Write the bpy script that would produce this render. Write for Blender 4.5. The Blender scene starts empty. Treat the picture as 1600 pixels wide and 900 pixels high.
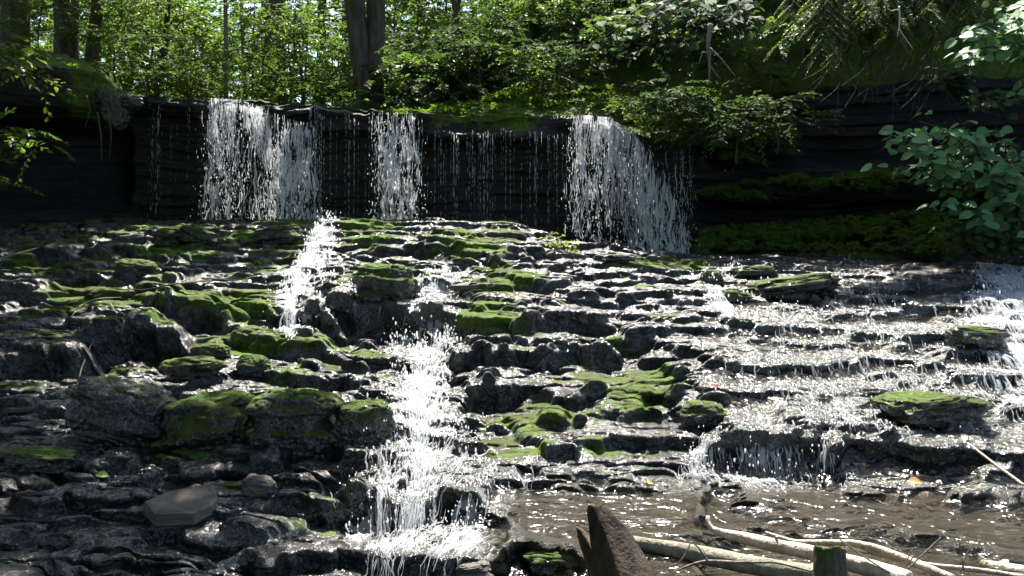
import bpy, math, random
import numpy as np
from mathutils import Vector

# ------------------------------------------------------------------ camera, light, exposure
scene = bpy.context.scene
COL = scene.collection
F = 1400.0          # focal length in photo pixels (1600 wide)
HZ = 360.0          # row of the horizon in the photo
cam_d = bpy.data.cameras.new("camera")
cam = bpy.data.objects.new("camera", cam_d)
COL.objects.link(cam)
cam.location = (0, 0, 0)
cam.rotation_euler = (math.radians(90), 0, 0)
cam_d.sensor_width = 36.0
cam_d.lens = 36.0 * F / 1600.0
cam_d.shift_y = (HZ - 450.0) / 1600.0
cam_d.clip_start = 0.05
cam_d.clip_end = 500
scene.camera = cam

SUN_EL = math.radians(58)
SUN_AZ = math.radians(8)          # from straight ahead (+Y), negative = to the left
S = Vector((math.sin(SUN_AZ) * math.cos(SUN_EL), math.cos(SUN_AZ) * math.cos(SUN_EL), math.sin(SUN_EL)))
world = bpy.data.worlds.new("World")
scene.world = world
world.use_nodes = True
wn = world.node_tree.nodes
wl = world.node_tree.links
sky = wn.new("ShaderNodeTexSky")
sky.sky_type = 'NISHITA'
sky.sun_disc = False
sky.sun_elevation = SUN_EL
sky.sun_rotation = SUN_AZ
sky.air_density = 1.0
sky.dust_density = 1.5
wl.new(sky.outputs[0], wn["Background"].inputs[0])
wn["Background"].inputs[1].default_value = 0.09
sd = bpy.data.lights.new("sun", 'SUN')
sd.energy = 5.0
sd.angle = math.radians(0.5)
sd.color = (1.0, 0.95, 0.86)
sun = bpy.data.objects.new("sun", sd)
COL.objects.link(sun)
sun.rotation_euler = S.to_track_quat('Z', 'Y').to_euler()
scene.view_settings.view_transform = 'Standard'
scene.view_settings.look = 'None'
scene.view_settings.exposure = 1.65
scene.view_settings.gamma = 1.0
scene.view_settings.use_curve_mapping = False
scene.render.engine = 'CYCLES'
scene.cycles.max_bounces = 7
scene.cycles.diffuse_bounces = 4
scene.cycles.glossy_bounces = 3
scene.cycles.transmission_bounces = 4
scene.cycles.transparent_max_bounces = 16
scene.cycles.use_denoising = True
scene.cycles.caustics_reflective = False
scene.cycles.caustics_refractive = False
scene.cycles.sample_clamp_indirect = 4.0

# ------------------------------------------------------------------ numpy helpers
_rs = np.random.RandomState(7)
PERM = _rs.permutation(256)
PERM = np.concatenate([PERM, PERM, PERM]).astype(np.int64)
_ang = _rs.rand(256) * 2 * np.pi
G2 = np.stack([np.cos(_ang), np.sin(_ang)], 1)
_g3 = _rs.randn(256, 3)
G3 = _g3 / np.linalg.norm(_g3, axis=1, keepdims=True)
RND = _rs.rand(256)


def fade(t):
    return t * t * t * (t * (t * 6 - 15) + 10)


def sst(a, b, x):
    t = np.clip((x - a) / (b - a), 0, 1)
    return t * t * (3 - 2 * t)


def n2(x, y, seed=0):
    """2-D gradient noise, about -0.7..0.7"""
    x = np.asarray(x, float) + seed * 17.31
    y = np.asarray(y, float) + seed * 9.77
    xi = np.floor(x).astype(np.int64); yi = np.floor(y).astype(np.int64)
    xf = x - xi; yf = y - yi
    xi &= 255; yi &= 255
    u = fade(xf); v = fade(yf)

    def g(dx, dy):
        h = PERM[PERM[(xi + dx) & 255] + ((yi + dy) & 255)] & 255
        gr = G2[h]
        return gr[..., 0] * (xf - dx) + gr[..., 1] * (yf - dy)
    a = g(0, 0); b = g(1, 0); c = g(0, 1); d = g(1, 1)
    return (a + u * (b - a)) * (1 - v) + (c + u * (d - c)) * v


def n3(x, y, z, seed=0):
    x = np.asarray(x, float) + seed * 13.7; y = np.asarray(y, float) + seed * 5.1; z = np.asarray(z, float)
    xi = np.floor(x).astype(np.int64); yi = np.floor(y).astype(np.int64); zi = np.floor(z).astype(np.int64)
    xf = x - xi; yf = y - yi; zf = z - zi
    u = fade(xf); v = fade(yf); w = fade(zf)
    out = 0
    for dx in (0, 1):
        for dy in (0, 1):
            for dz in (0, 1):
                h = PERM[PERM[PERM[(xi + dx) & 255] + ((yi + dy) & 255)] + ((zi + dz) & 255)] & 255
                gr = G3[h]
                d = gr[..., 0] * (xf - dx) + gr[..., 1] * (yf - dy) + gr[..., 2] * (zf - dz)
                out = out + d * (u if dx else 1 - u) * (v if dy else 1 - v) * (w if dz else 1 - w)
    return out


def fbm2(x, y, octv=3, seed=0):
    s = 0; a = 1.0
    for i in range(octv):
        s = s + a * n2(x * 2 ** i, y * 2 ** i, seed + i * 3)
        a *= 0.5
    return s


def worley(x, y, seed=0):
    """F1, F2 and a random number of the nearest cell"""
    x = np.asarray(x, float) + seed * 3.7; y = np.asarray(y, float) + seed * 8.3
    xi = np.floor(x).astype(np.int64); yi = np.floor(y).astype(np.int64)
    f1 = np.full(x.shape, 9.0); f2 = np.full(x.shape, 9.0); cid = np.zeros(x.shape)
    for dx in (-1, 0, 1):
        for dy in (-1, 0, 1):
            cx = xi + dx; cy = yi + dy
            h = PERM[PERM[cx & 255] + (cy & 255)] & 255
            px = cx + 0.12 + 0.76 * RND[h]
            py = cy + 0.12 + 0.76 * RND[(h * 7 + 31) & 255]
            d = np.sqrt((x - px) ** 2 + (y - py) ** 2)
            near = d < f1
            f2 = np.where(near, f1, np.minimum(f2, d))
            cid = np.where(near, RND[(h * 13 + 5) & 255], cid)
            f1 = np.where(near, d, f1)
    return f1, f2, cid


def mk_mesh(name, V, Fc, mat, smooth=True, attrs=None, parent=None):
    V = np.ascontiguousarray(V, dtype=np.float32).reshape(-1, 3)
    Fc = np.ascontiguousarray(Fc, dtype=np.int32)
    k = Fc.shape[1]; n = Fc.shape[0]
    me = bpy.data.meshes.new(name)
    me.vertices.add(len(V)); me.vertices.foreach_set("co", V.ravel())
    me.loops.add(n * k); me.loops.foreach_set("vertex_index", Fc.ravel())
    me.polygons.add(n)
    me.polygons.foreach_set("loop_start", np.arange(0, n * k, k, dtype=np.int32))
    me.polygons.foreach_set("use_smooth", np.full(n, smooth, dtype=bool))
    if attrs:
        for an, av in attrs.items():
            at = me.attributes.new(an, 'FLOAT', 'POINT')
            at.data.foreach_set("value", np.ascontiguousarray(av, dtype=np.float32).ravel())
    me.update(calc_edges=True)
    me.materials.append(mat)
    o = bpy.data.objects.new(name, me)
    COL.objects.link(o)
    if parent is not None:
        o.parent = parent
    return o


def grid_faces(nr, nc):
    i = np.arange(nr - 1)[:, None] * nc + np.arange(nc - 1)[None, :]
    return np.stack([i, i + 1, i + nc + 1, i + nc], -1).reshape(-1, 4)


def compact(V, Fc, attrs=None):
    used = np.unique(Fc)
    remap = np.full(len(V), -1, dtype=np.int64); remap[used] = np.arange(len(used))
    return V[used], remap[Fc], ({k: v[used] for k, v in attrs.items()} if attrs else None)


def tag(o, label=None, cat=None, group=None, kind=None):
    if label: o["label"] = label
    if cat: o["category"] = cat
    if group: o["group"] = group
    if kind: o["kind"] = kind
    return o


def thing(name, label, cat, loc=(0, 0, 0), group=None):
    o = bpy.data.objects.new(name, None)
    COL.objects.link(o); o.location = loc
    o.empty_display_size = 0.1
    return tag(o, label, cat, group)


def dup(root, loc, rz=0.0, sc=1.0, label=None, group=None):
    r = root.copy(); COL.objects.link(r)
    r.location = loc; r.rotation_euler = (0, 0, rz); r.scale = (sc, sc, sc)
    if label: r["label"] = label
    if group: r["group"] = group
    for ch in list(root.children):
        c = ch.copy(); COL.objects.link(c); c.parent = r
    return r


def pt(px, py, Y):
    return np.array([(px - 800) / F * Y, Y, (HZ - py) / F * Y])


# ------------------------------------------------------------------ materials
def new_mat(name):
    m = bpy.data.materials.new(name); m.use_nodes = True
    nt = m.node_tree
    for n in list(nt.nodes): nt.nodes.remove(n)
    return m, nt


class NT:
    def __init__(s, nt): s.t = nt

    def n(s, typ, **kw):
        nd = s.t.nodes.new(typ)
        for k, v in kw.items(): setattr(nd, k, v)
        return nd

    def l(s, a, b): s.t.links.new(a, b)

    def noise(s, vec, scale, detail=3, rough=0.6, dist=0.0):
        nd = s.n("ShaderNodeTexNoise"); nd.inputs["Scale"].default_value = scale
        nd.inputs["Detail"].default_value = detail; nd.inputs["Roughness"].default_value = rough
        nd.inputs["Distortion"].default_value = dist
        if vec: s.l(vec, nd.inputs["Vector"])
        return nd.outputs["Fac"]

    def ramp(s, fac, a, b, ca=0.0, cb=1.0):
        nd = s.n("ShaderNodeMapRange"); nd.interpolation_type = 'SMOOTHSTEP'
        s.l(fac, nd.inputs[0])
        nd.inputs[1].default_value = a; nd.inputs[2].default_value = b
        nd.inputs[3].default_value = ca; nd.inputs[4].default_value = cb
        return nd.outputs[0]

    def mix(s, fac, a, b):
        nd = s.n("ShaderNodeMix", data_type='RGBA')
        for sock, v in ((nd.inputs[0], fac), (nd.inputs[6], a), (nd.inputs[7], b)):
            if isinstance(v, (int, float)): sock.default_value = v
            elif isinstance(v, tuple): sock.default_value = (*v, 1)
            else: s.l(v, sock)
        return nd.outputs[2]

    def math(s, op, a, b=None):
        nd = s.n("ShaderNodeMath", operation=op)
        for i, v in enumerate((a, b)):
            if v is None: continue
            if isinstance(v, (int, float)): nd.inputs[i].default_value = v
            else: s.l(v, nd.inputs[i])
        return nd.outputs[0]

    def attr(s, name):
        return s.n("ShaderNodeAttribute", attribute_name=name).outputs["Fac"]

    def bump(s, h, strength, dist, normal=None):
        nd = s.n("ShaderNodeBump"); nd.inputs["Strength"].default_value = strength
        nd.inputs["Distance"].default_value = dist
        s.l(h, nd.inputs["Height"])
        if normal: s.l(normal, nd.inputs["Normal"])
        return nd.outputs[0]

    def objco(s):
        return s.n("ShaderNodeTexCoord").outputs["Object"]

    def stretch(s, vec, sc):
        nd = s.n("ShaderNodeMapping"); nd.inputs["Scale"].default_value = sc
        s.l(vec, nd.inputs["Vector"]); return nd.outputs[0]


def set_in(bsdf, **kw):
    for k, v in kw.items():
        k = k.replace("_", " ")
        bsdf.inputs[k].default_value = (*v, 1) if isinstance(v, tuple) else v


def rock_material(name, use_attr=True, dry=False, moss_auto=False, moss_level=0.5, coat_k=1.0):
    """wet dark layered rock with moss; masks come from point attributes moss, flow, brown"""
    m, nt = new_mat(name); t = NT(nt)
    co = t.objco()
    out = t.n("ShaderNodeOutputMaterial"); b = t.n("ShaderNodeBsdfPrincipled")
    t.l(b.outputs[0], out.inputs[0])
    big = t.noise(co, 1.7, 4); fine = t.noise(co, 14, 5, 0.65)
    tiny = t.noise(co, 75, 3, 0.7)
    strata = t.noise(t.stretch(co, (1.2, 1.2, 16)), 1.5, 4, 0.6)
    if dry:
        c = t.mix(t.ramp(strata, .35, .65), (.10, .085, .075), (.175, .155, .14))
        c = t.mix(t.ramp(fine, .5, .75), c, (.075, .05, .04))
    else:
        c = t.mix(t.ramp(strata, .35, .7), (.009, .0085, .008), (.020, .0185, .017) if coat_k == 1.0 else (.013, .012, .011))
        c = t.mix(t.ramp(fine, .55, .8), c, (.032, .029, .025))
    if use_attr:
        moss = t.attr("moss"); flow = t.attr("flow"); brown = t.attr("brown")
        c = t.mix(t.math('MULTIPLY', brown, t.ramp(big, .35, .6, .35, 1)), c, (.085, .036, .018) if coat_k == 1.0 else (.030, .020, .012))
        algae = t.mix(t.ramp(fine, .3, .7), (.014, .018, .009), (.032, .038, .016))
        c = t.mix(t.math('MULTIPLY', flow, .55), c, algae)
    elif moss_auto:
        geo = t.n("ShaderNodeNewGeometry")
        sep = t.n("ShaderNodeSeparateXYZ"); t.l(geo.outputs["Normal"], sep.inputs[0])
        up = t.math('ADD', sep.outputs[2], t.math('MULTIPLY', t.math('SUBTRACT', fine, .5), 1.3))
        up = t.math('ADD', up, t.math('MULTIPLY', t.math('SUBTRACT', big, .5), 1.4))
        moss = t.ramp(up, .75 - moss_level, 1.05 - moss_level)
    else:
        moss = None
    if moss is not None:
        mm = t.ramp(t.math('ADD', moss, t.math('MULTIPLY', t.math('SUBTRACT', fine, .5), .9)), .35, .65)
        mc = t.mix(t.ramp(fine, .3, .7), (.038, .085, .006), (.15, .25, .018))
        mc = t.mix(t.ramp(tiny, .35, .7), t.mix(.5, mc, (.02, .035, .004)), mc)
        mc = t.mix(t.ramp(big, .40, .66), mc, (.062, .075, .016))
        c = t.mix(mm, c, mc)
    t.l(c, b.inputs["Base Color"])
    h = t.math('ADD', t.math('MULTIPLY', fine, .6), t.math('MULTIPLY', tiny, .5))
    nrm = t.bump(h, 1.0, .035 if not dry else .015)
    t.l(nrm, b.inputs["Normal"])
    if dry:
        set_in(b, Roughness=.75, Specular_IOR_Level=.3)
        return m
    # water film: glints
    wv = t.noise(t.stretch(co, (1.3, .75, .75)), 13, 3, .6, .8)
    wv2 = t.noise(co, 48, 2, .5)
    cn = t.bump(t.math('ADD', wv, t.math('MULTIPLY', wv2, .28)), 1.0, .065)
    t.l(cn, b.inputs["Coat Normal"])
    if moss is not None:
        rr = t.ramp(mm, 0, 1, .36, .85)
        t.l(rr, b.inputs["Roughness"])
        coat = t.ramp(mm, 0, 1, 1.0, .05)
        if use_attr:
            wet = t.ramp(t.noise(co, 2.3, 3), .32, .52, .3, 1.0)
            wet = t.math('MAXIMUM', wet, flow)
            coat = t.math('MULTIPLY', coat, wet)
            coat = t.math('MULTIPLY', coat, t.math('SUBTRACT', 1.0, t.attr('sub')))
        coat = t.math('MULTIPLY', coat, coat_k)
        t.l(coat, b.inputs["Coat Weight"])
    else:
        set_in(b, Roughness=.4, Coat_Weight=.8)
    set_in(b, Coat_Roughness=.2, Coat_IOR=1.78, Specular_IOR_Level=.28 if coat_k == 1.0 else .2)
    return m


def leaf_material(name, dark, light, trans, glossy=.45, tf=.45):
    m, nt = new_mat(name); t = NT(nt)
    out = t.n("ShaderNodeOutputMaterial"); b = t.n("ShaderNodeBsdfPrincipled"); tr = t.n("ShaderNodeBsdfTranslucent")
    mx = t.n("ShaderNodeMixShader"); mx.inputs[0].default_value = tf
    tint = t.attr("tint")
    t.l(t.mix(tint, dark, light), b.inputs["Base Color"])
    t.l(t.mix(tint, tuple(v * .55 for v in trans), trans), tr.inputs["Color"])
    set_in(b, Roughness=glossy, Specular_IOR_Level=.3)
    t.l(b.outputs[0], mx.inputs[1]); t.l(tr.outputs[0], mx.inputs[2]); t.l(mx.outputs[0], out.inputs[0])
    return m


def bark_material(name, a, bcol, scale=9, moss=0.0, rough=.85):
    m, nt = new_mat(name); t = NT(nt); co = t.objco()
    out = t.n("ShaderNodeOutputMaterial"); b = t.n("ShaderNodeBsdfPrincipled"); t.l(b.outputs[0], out.inputs[0])
    f = t.noise(t.stretch(co, (1, 1, .22)), scale, 5, .65, .4)
    g = t.noise(co, scale * 4, 4, .6)
    c = t.mix(t.ramp(f, .35, .65), a, bcol)
    c = t.mix(t.ramp(g, .55, .8), c, tuple(v * .5 for v in a))
    if moss:
        k = t.noise(co, 5, 4, .6)
        c = t.mix(t.ramp(k, .62 - moss * .3, .78 - moss * .3), c, (.05, .085, .014))
    t.l(c, b.inputs["Base Color"])
    t.l(t.bump(t.math('ADD', f, t.math('MULTIPLY', g, .3)), .9, .03), b.inputs["Normal"])
    set_in(b, Roughness=rough, Specular_IOR_Level=.25)
    return m


def white_water_material(name):
    m, nt = new_mat(name); t = NT(nt); co = t.objco()
    out = t.n("ShaderNodeOutputMaterial"); b = t.n("ShaderNodeBsdfPrincipled"); tr = t.n("ShaderNodeBsdfTranslucent")
    mx = t.n("ShaderNodeMixShader"); mx.inputs[0].default_value = .58
    set_in(b, Base_Color=(.86, .88, .90), Roughness=.22, Specular_IOR_Level=.5, IOR=1.33)
    tr.inputs["Color"].default_value = (.92, .94, .96, 1)
    h = t.noise(t.stretch(co, (1, 1, .6)), 34, 4, .65, .5)
    nb = t.bump(h, .8, .03)
    t.l(nb, b.inputs["Normal"])
    t.l(b.outputs[0], mx.inputs[1]); t.l(tr.outputs[0], mx.inputs[2])
    tp = t.n("ShaderNodeBsdfTransparent"); m2 = t.n("ShaderNodeMixShader"); m2.inputs[0].default_value = .38
    t.l(mx.outputs[0], m2.inputs[1]); t.l(tp.outputs[0], m2.inputs[2]); t.l(m2.outputs[0], out.inputs[0])
    return m


def film_material(name, rough=.16, sx=1.0):
    m, nt = new_mat(name); t = NT(nt); co = t.objco()
    out = t.n("ShaderNodeOutputMaterial"); gl = t.n("ShaderNodeBsdfGlossy"); tp = t.n("ShaderNodeBsdfTransparent")
    fr = t.n("ShaderNodeFresnel"); fr.inputs[0].default_value = 1.36
    mx = t.n("ShaderNodeMixShader")
    h = t.noise(t.stretch(co, (.8, 1.2, 1)), 7, 2, .5, 1.2)
    h2 = t.noise(t.stretch(co, (.8, 1.2, 1)), 24, 2, .5, .6)
    nb = t.bump(t.math('ADD', h, t.math('MULTIPLY', h2, .12)), 1.0, .032)
    t.l(nb, gl.inputs["Normal"]); t.l(nb, fr.inputs["Normal"])
    gl.inputs["Roughness"].default_value = rough
    tp.inputs["Color"].default_value = (.86, .84, .78, 1)
    t.l(fr.outputs[0], mx.inputs[0]); t.l(tp.outputs[0], mx.inputs[1]); t.l(gl.outputs[0], mx.inputs[2])
    t.l(mx.outputs[0], out.inputs[0])
    return m


M = {}
M['bed'] = rock_material("wet_rock_bed")
M['boulder'] = rock_material("mossy_wet_rock", use_attr=False, moss_auto=True, moss_level=.35)
M['boulder_moss'] = rock_material("thick_moss_rock", use_attr=False, moss_auto=True, moss_level=.55)
M['boulder_bare'] = rock_material("bare_wet_rock", use_attr=False, moss_auto=True, moss_level=-.05)
M['slab'] = rock_material("dry_slab_rock", use_attr=False, dry=True)
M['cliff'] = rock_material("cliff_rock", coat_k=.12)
M['leaf_bright'] = leaf_material("bright_leaf", (.038, .088, .013), (.085, .15, .022), (.23, .37, .036), tf=.42)
M['leaf_mid'] = leaf_material("mid_leaf", (.045, .10, .02), (.09, .16, .035), (.20, .34, .045))
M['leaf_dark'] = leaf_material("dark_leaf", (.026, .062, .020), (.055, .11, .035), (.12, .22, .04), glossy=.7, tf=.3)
M['leaf_round'] = leaf_material("round_leaf", (.11, .24, .085), (.18, .34, .13), (.16, .30, .08), glossy=.6, tf=.25)
M['leaf_lime'] = leaf_material("lime_leaf", (.16, .22, .02), (.26, .32, .04), (.5, .6, .06), tf=.4)
M['needle'] = leaf_material("hemlock_needle", (.04, .095, .018), (.11, .17, .03), (.26, .38, .04), tf=.35)
M['fern'] = leaf_material("fern_leaf", (.045, .105, .018), (.09, .17, .03), (.28, .44, .05), tf=.4)
M['bark'] = bark_material("grey_brown_bark", (.055, .042, .032), (.12, .096, .078))
M['bark_red'] = bark_material("red_brown_bark", (.07, .042, .03), (.14, .09, .065))
M['bark_pale'] = bark_material("pale_smooth_bark", (.16, .14, .11), (.26, .23, .19), scale=14)
M['bark_moss'] = bark_material("mossy_bark", (.06, .048, .036), (.13, .11, .085), moss=.5)
M['rotten'] = bark_material("rotten_log_wood", (.028, .020, .014), (.075, .055, .036), scale=16, moss=.12)
M['post'] = bark_material("weathered_stump_wood", (.07, .055, .04), (.16, .135, .105), scale=18, moss=.35)
M['bleached'] = bark_material("bleached_wood", (.40, .33, .25), (.62, .54, .44), scale=10, rough=.6)
M['greybark'] = bark_material("grey_green_bark_log", (.20, .19, .14), (.36, .33, .26), scale=12)
M['twig'] = bark_material("dry_twig", (.17, .14, .11), (.30, .26, .21), scale=20)
M['twig_dark'] = bark_material("dark_twig", (.05, .04, .032), (.10, .085, .07), scale=20)
M['white'] = white_water_material("white_water")
M['film'] = film_material("stream_water")


def plain_leaf(name, col):
    m, nt = new_mat(name); t = NT(nt); co = t.objco()
    out = t.n("ShaderNodeOutputMaterial"); b = t.n("ShaderNodeBsdfPrincipled"); t.l(b.outputs[0], out.inputs[0])
    t.l(t.mix(t.noise(co, 40, 3), tuple(v * .6 for v in col), col), b.inputs["Base Color"])
    set_in(b, Roughness=.5)
    return m


def boxblur(A, r, axis):
    kk = np.hanning(2 * r + 3)[1:-1]; kk /= kk.sum()
    pw = [(0, 0), (0, 0)]; pw[axis] = (r, r)
    P = np.pad(A, pw, mode='edge'); n = A.shape[axis]
    return sum((P[i:i + n] if axis == 0 else P[:, i:i + n]) * kk[i] for i in range(2 * r + 1))


# ------------------------------------------------------------------ rock bed of the cascades (one sheet)
NU, NY = 1180, 1120
U = np.concatenate([np.linspace(-1.2, -.725, 90), np.linspace(-.72, .72, NU), np.linspace(.725, 1.2, 90)])
NU = len(U)
YY = np.exp(np.linspace(math.log(1.7), math.log(16.6), NY))
# base slope, read per column as (photo row, distance)
CTRL = {
    -400: [(1300, 2.3), (900, 4.2), (800, 5.0), (700, 6.0), (600, 7.4), (500, 9.5), (420, 12.3), (360, 14.4), (340, 16)],
    200: [(1300, 2.3), (900, 4.2), (800, 5.0), (700, 6.0), (600, 7.4), (500, 9.5), (420, 12.0), (360, 14.1), (349, 16)],
    520: [(1300, 2.3), (900, 4.2), (800, 5.0), (700, 5.95), (600, 7.3), (500, 9.2), (420, 11.6), (352, 13.8), (345, 16)],
    780: [(1300, 2.3), (900, 4.2), (800, 4.95), (700, 5.9), (600, 7.2), (500, 9.0), (420, 11.0), (356, 13.2), (353, 16)],
    920: [(1300, 2.3), (900, 4.2), (800, 4.97), (700, 5.85), (600, 7.1), (500, 8.9), (430, 10.8), (388, 12.6), (392, 13.2), (385, 16)],
    1100: [(1300, 2.3), (900, 4.2), (800, 4.98), (700, 5.9), (600, 7.1), (500, 8.9), (440, 10.8), (413, 12.2), (402, 13.9), (385, 16)],
    1300: [(1300, 2.3), (900, 4.2), (800, 4.98), (700, 5.9), (600, 7.15), (500, 9.0), (440, 10.9), (418, 12.2), (400, 13.7), (385, 16)],
    2000: [(1300, 2.3), (900, 4.2), (800, 4.98), (700, 5.9), (600, 7.15), (500, 9.0), (440, 10.7), (410, 12.0), (392, 13.2), (385, 16)],
}
kx = sorted(CTRL)
prof = np.stack([np.interp(YY, [c[1] for c in CTRL[k]], [(HZ - c[0]) / F * c[1] for c in CTRL[k]]) for k in kx], 1)
PXU = 800 + F * U
H = np.zeros((NY, NU))
seg = np.clip(np.searchsorted(kx, PXU) - 1, 0, len(kx) - 2)
for j in range(NU):
    a = seg[j]
    w = float(sst(0, 1, (PXU[j] - kx[a]) / (kx[a + 1] - kx[a])))
    H[:, j] = prof[:, a] * (1 - w) + prof[:, a + 1] * w
k = np.hanning(41); k /= k.sum()
pad = np.pad(H, ((20, 20), (0, 0)), mode='edge')
H = sum(pad[i:i + NY] * k[i] for i in range(41))
BASE = H.copy()
YG = YY[:, None] * np.ones(NU)[None, :]
XG = U[None, :] * YY[:, None]
PXG = np.broadcast_to(PXU[None, :], H.shape)
PYB = HZ - F * BASE / YG


def base_Y(px, py):
    j = int(np.clip(np.searchsorted(PXU, px), 0, NU - 1))
    col = PYB[:, j]
    return float(np.interp(-py, -col, YY)) if True else 0


# risers seen in the photo: x0, x1, row of the upper edge at x0 and x1, height in rows
STEPS = [
    (-200, 110, 412, 404, 22), (130, 250, 392, 386, 20), (-200, 100, 455, 452, 24), (100, 300, 440, 446, 14),
    (250, 470, 408, 400, 14), (-250, 140, 560, 556, 46), (135, 285, 520, 520, 62), (235, 335, 480, 486, 40),
    (320, 432, 500, 496, 22), (425, 500, 506, 505, 20), (352, 545, 536, 546, 26), (395, 560, 592, 598, 24),
    (180, 262, 592, 590, 18), (-100, 160, 620, 640, 18), (410, 560, 716, 712, 34), (410, 545, 765, 765, 14),
    (405, 560, 792, 796, 28), (-200, 130, 700, 730, 20), (-100, 250, 780, 800, 20), (-100, 200, 840, 860, 22), (200, 420, 835, 845, 18),
    (140, 400, 715, 745, 14), (520, 690, 486, 490, 52), (486, 540, 492, 488, 46), (700, 950, 516, 510, 34), (712, 975, 552, 548, 36), (975, 1030, 520, 522, 40),
    (660, 722, 384, 384, 26), (560, 700, 395, 392, 14), (720, 900, 402, 408, 12), (750, 832, 602, 600, 42),
    (828, 985, 614, 612, 22), (985, 1062, 610, 612, 18), (825, 890, 664, 664, 20), (810, 914, 716, 716, 22), (918, 1088, 690, 682, 20),
    (786, 866, 768, 768, 10), (846, 952, 742, 742, 12), (525, 615, 728, 728, 22), (548, 765, 778, 782, 50),
    (380, 765, 874, 878, 34), (786, 922, 862, 866, 50), (1098, 1290, 692, 692, 54), (1280, 1535, 690, 700, 50),
    (1060, 1320, 588, 586, 20), (1270, 1700, 575, 560, 14), (1060, 1138, 634, 636, 32), (1535, 1800, 735, 735, 24),
    (1150, 1440, 778, 806, 9), (1490, 1800, 765, 768, 20), (1080, 1300, 520, 522, 14), (1300, 1700, 500, 470, 12),
    (1100, 1400, 625, 630, 14), (1330, 1750, 540, 520, 14), (1120, 1420, 470, 476, 12), (1380, 1800, 610, 600, 14), (1360, 1800, 452, 440, 12),
    (640, 900, 460, 452, 12), (820, 1070, 432, 436, 10), (860, 1100, 470, 474, 14), (1000, 1100, 560, 556, 22), (540, 660, 560, 566, 16),
    (300, 380, 610, 612, 16), (1540, 1800, 650, 645, 16), (930, 1100, 650, 652, 10), (600, 760, 660, 664, 20), (560, 780, 705, 706, 18), (1040, 1500, 840, 850, 6),
]
ST = np.zeros_like(H)
for i, (x0, x1, ya, yb, hh) in enumerate(STEPS):
    js = np.where((PXU > x0 - 40) & (PXU < x1 + 40))[0]
    if len(js) == 0: continue
    cols = PXU[js]
    tt = np.clip((cols - x0) / (x1 - x0), 0, 1)
    ym = ya + (yb - ya) * tt + hh * .5
    ks = np.linspace(0, len(js) - 1, max(4, len(js) // 25)).astype(int)
    Yw = np.interp(cols, cols[ks], [base_Y(cols[q], ym[q]) for q in ks])
    Yw = Yw * (1 + .030 * n2(cols / 60., np.full(len(cols), i * 3.3), 2) + .008 * n2(cols / 24., np.full(len(cols), i * 7.1), 3))
    cw = cols[None, :] + 44 * n2(YG[:, js] * 2.3 + i * 1.9, YG[:, js] * 0 + i * 3.7, 6) + 26 * n2(XG[:, js] * 4, YG[:, js] * 4, 12)
    ends = sst(x0 - 22, x0 + 22, cw) * (1 - sst(x1 - 22, x1 + 22, cw))
    cell = np.floor(cols / 58. + .9 * n2(cols / 50., cols * 0 + i * 2.2, 14) + i * 3.1).astype(np.int64)
    Yw = Yw * (1 + .028 * (boxblur(RND[(cell * 29 + i * 7) & 255][None, :], 2, 1)[0] - .5))
    ends = ends * (1 + .35 * n2(cols / 40., np.full(len(cols), i * 1.7), 5))
    dh = hh / F * Yw * 1.15
    L = np.maximum(dh * 4.0, .18)
    d = YG[:, js] - Yw[None, :]
    wid = .012 * Yw[None, :]
    s = sst(-1, 1, d / wid)
    f = np.where(d < 0, -.45 * np.exp(np.clip(d / (L[None, :] * .7), -20, 0)), .55 * np.exp(-np.clip(d / L[None, :], 0, 20)))
    near = np.abs(d) < wid
    f = np.where(near, -.45 + s * 1.0, f)
    ST[:, js] += dh[None, :] * f * ends
H = H + ST
# loose blocky lumps of bedrock, flatter in the stream
PYG = HZ - F * H / YG
flat = sst(1040, 1180, PXG) * .55
flat = np.maximum(flat, sst(745, 800, PYG) * sst(690, 780, PXG) * .97)
flat = np.maximum(flat, sst(640, 690, PYG) * sst(730, 800, PXG) * .5)
flat = np.maximum(flat, np.exp(-((PXG - 560) / 110.) ** 2 - ((PYG - 482) / 9.) ** 2) * .9)
flat = np.maximum(flat, np.exp(-((PXG - 570) / 150.) ** 2 - ((PYG - 852) / 16.) ** 2) * .9)
rough = 1 - flat
wx = XG + .16 * n2(XG * 2.1, YG * 2.1, 4) + .05 * n2(XG * 7, YG * 7, 9)
wy = YG + .16 * n2(XG * 2.1, YG * 2.1, 6) + .05 * n2(XG * 7, YG * 7, 10)
f1, f2, cid = worley(wx * 1.25, wy * 3.0, 1)
edge = np.clip(f2 - f1, 0, 1)
dome = np.sqrt(np.clip(edge / .26, 0, 1))
lump = .050 * (cid - .5) + .060 * (dome - .6)
f1b, f2b, cidb = worley(wx * 3.2 + .3, wy * 7.5, 2)
lump2 = .030 * (cidb - .5) + .032 * (np.sqrt(np.clip((f2b - f1b) / .25, 0, 1)) - .7)
zsc = .55 + .45 * np.clip(YG / 9., 0, 1.3)
H = H + zsc * (lump * rough + lump2 * (.25 + .75 * rough)) + .05 * rough * fbm2(XG * 1.1, YG * 1.1, 2, 11)


# bedding: fine horizontal terraces
wob = .13 * n2(XG * .55, YG * .55, 21) + .05 * n2(XG * 1.6, YG * 1.6, 24) + .05 * XG


def terr(h, st, lo, hi):
    q = (h + wob) / st
    f_ = np.floor(q)
    return (f_ + sst(lo, hi, q - f_)) * st - wob


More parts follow.
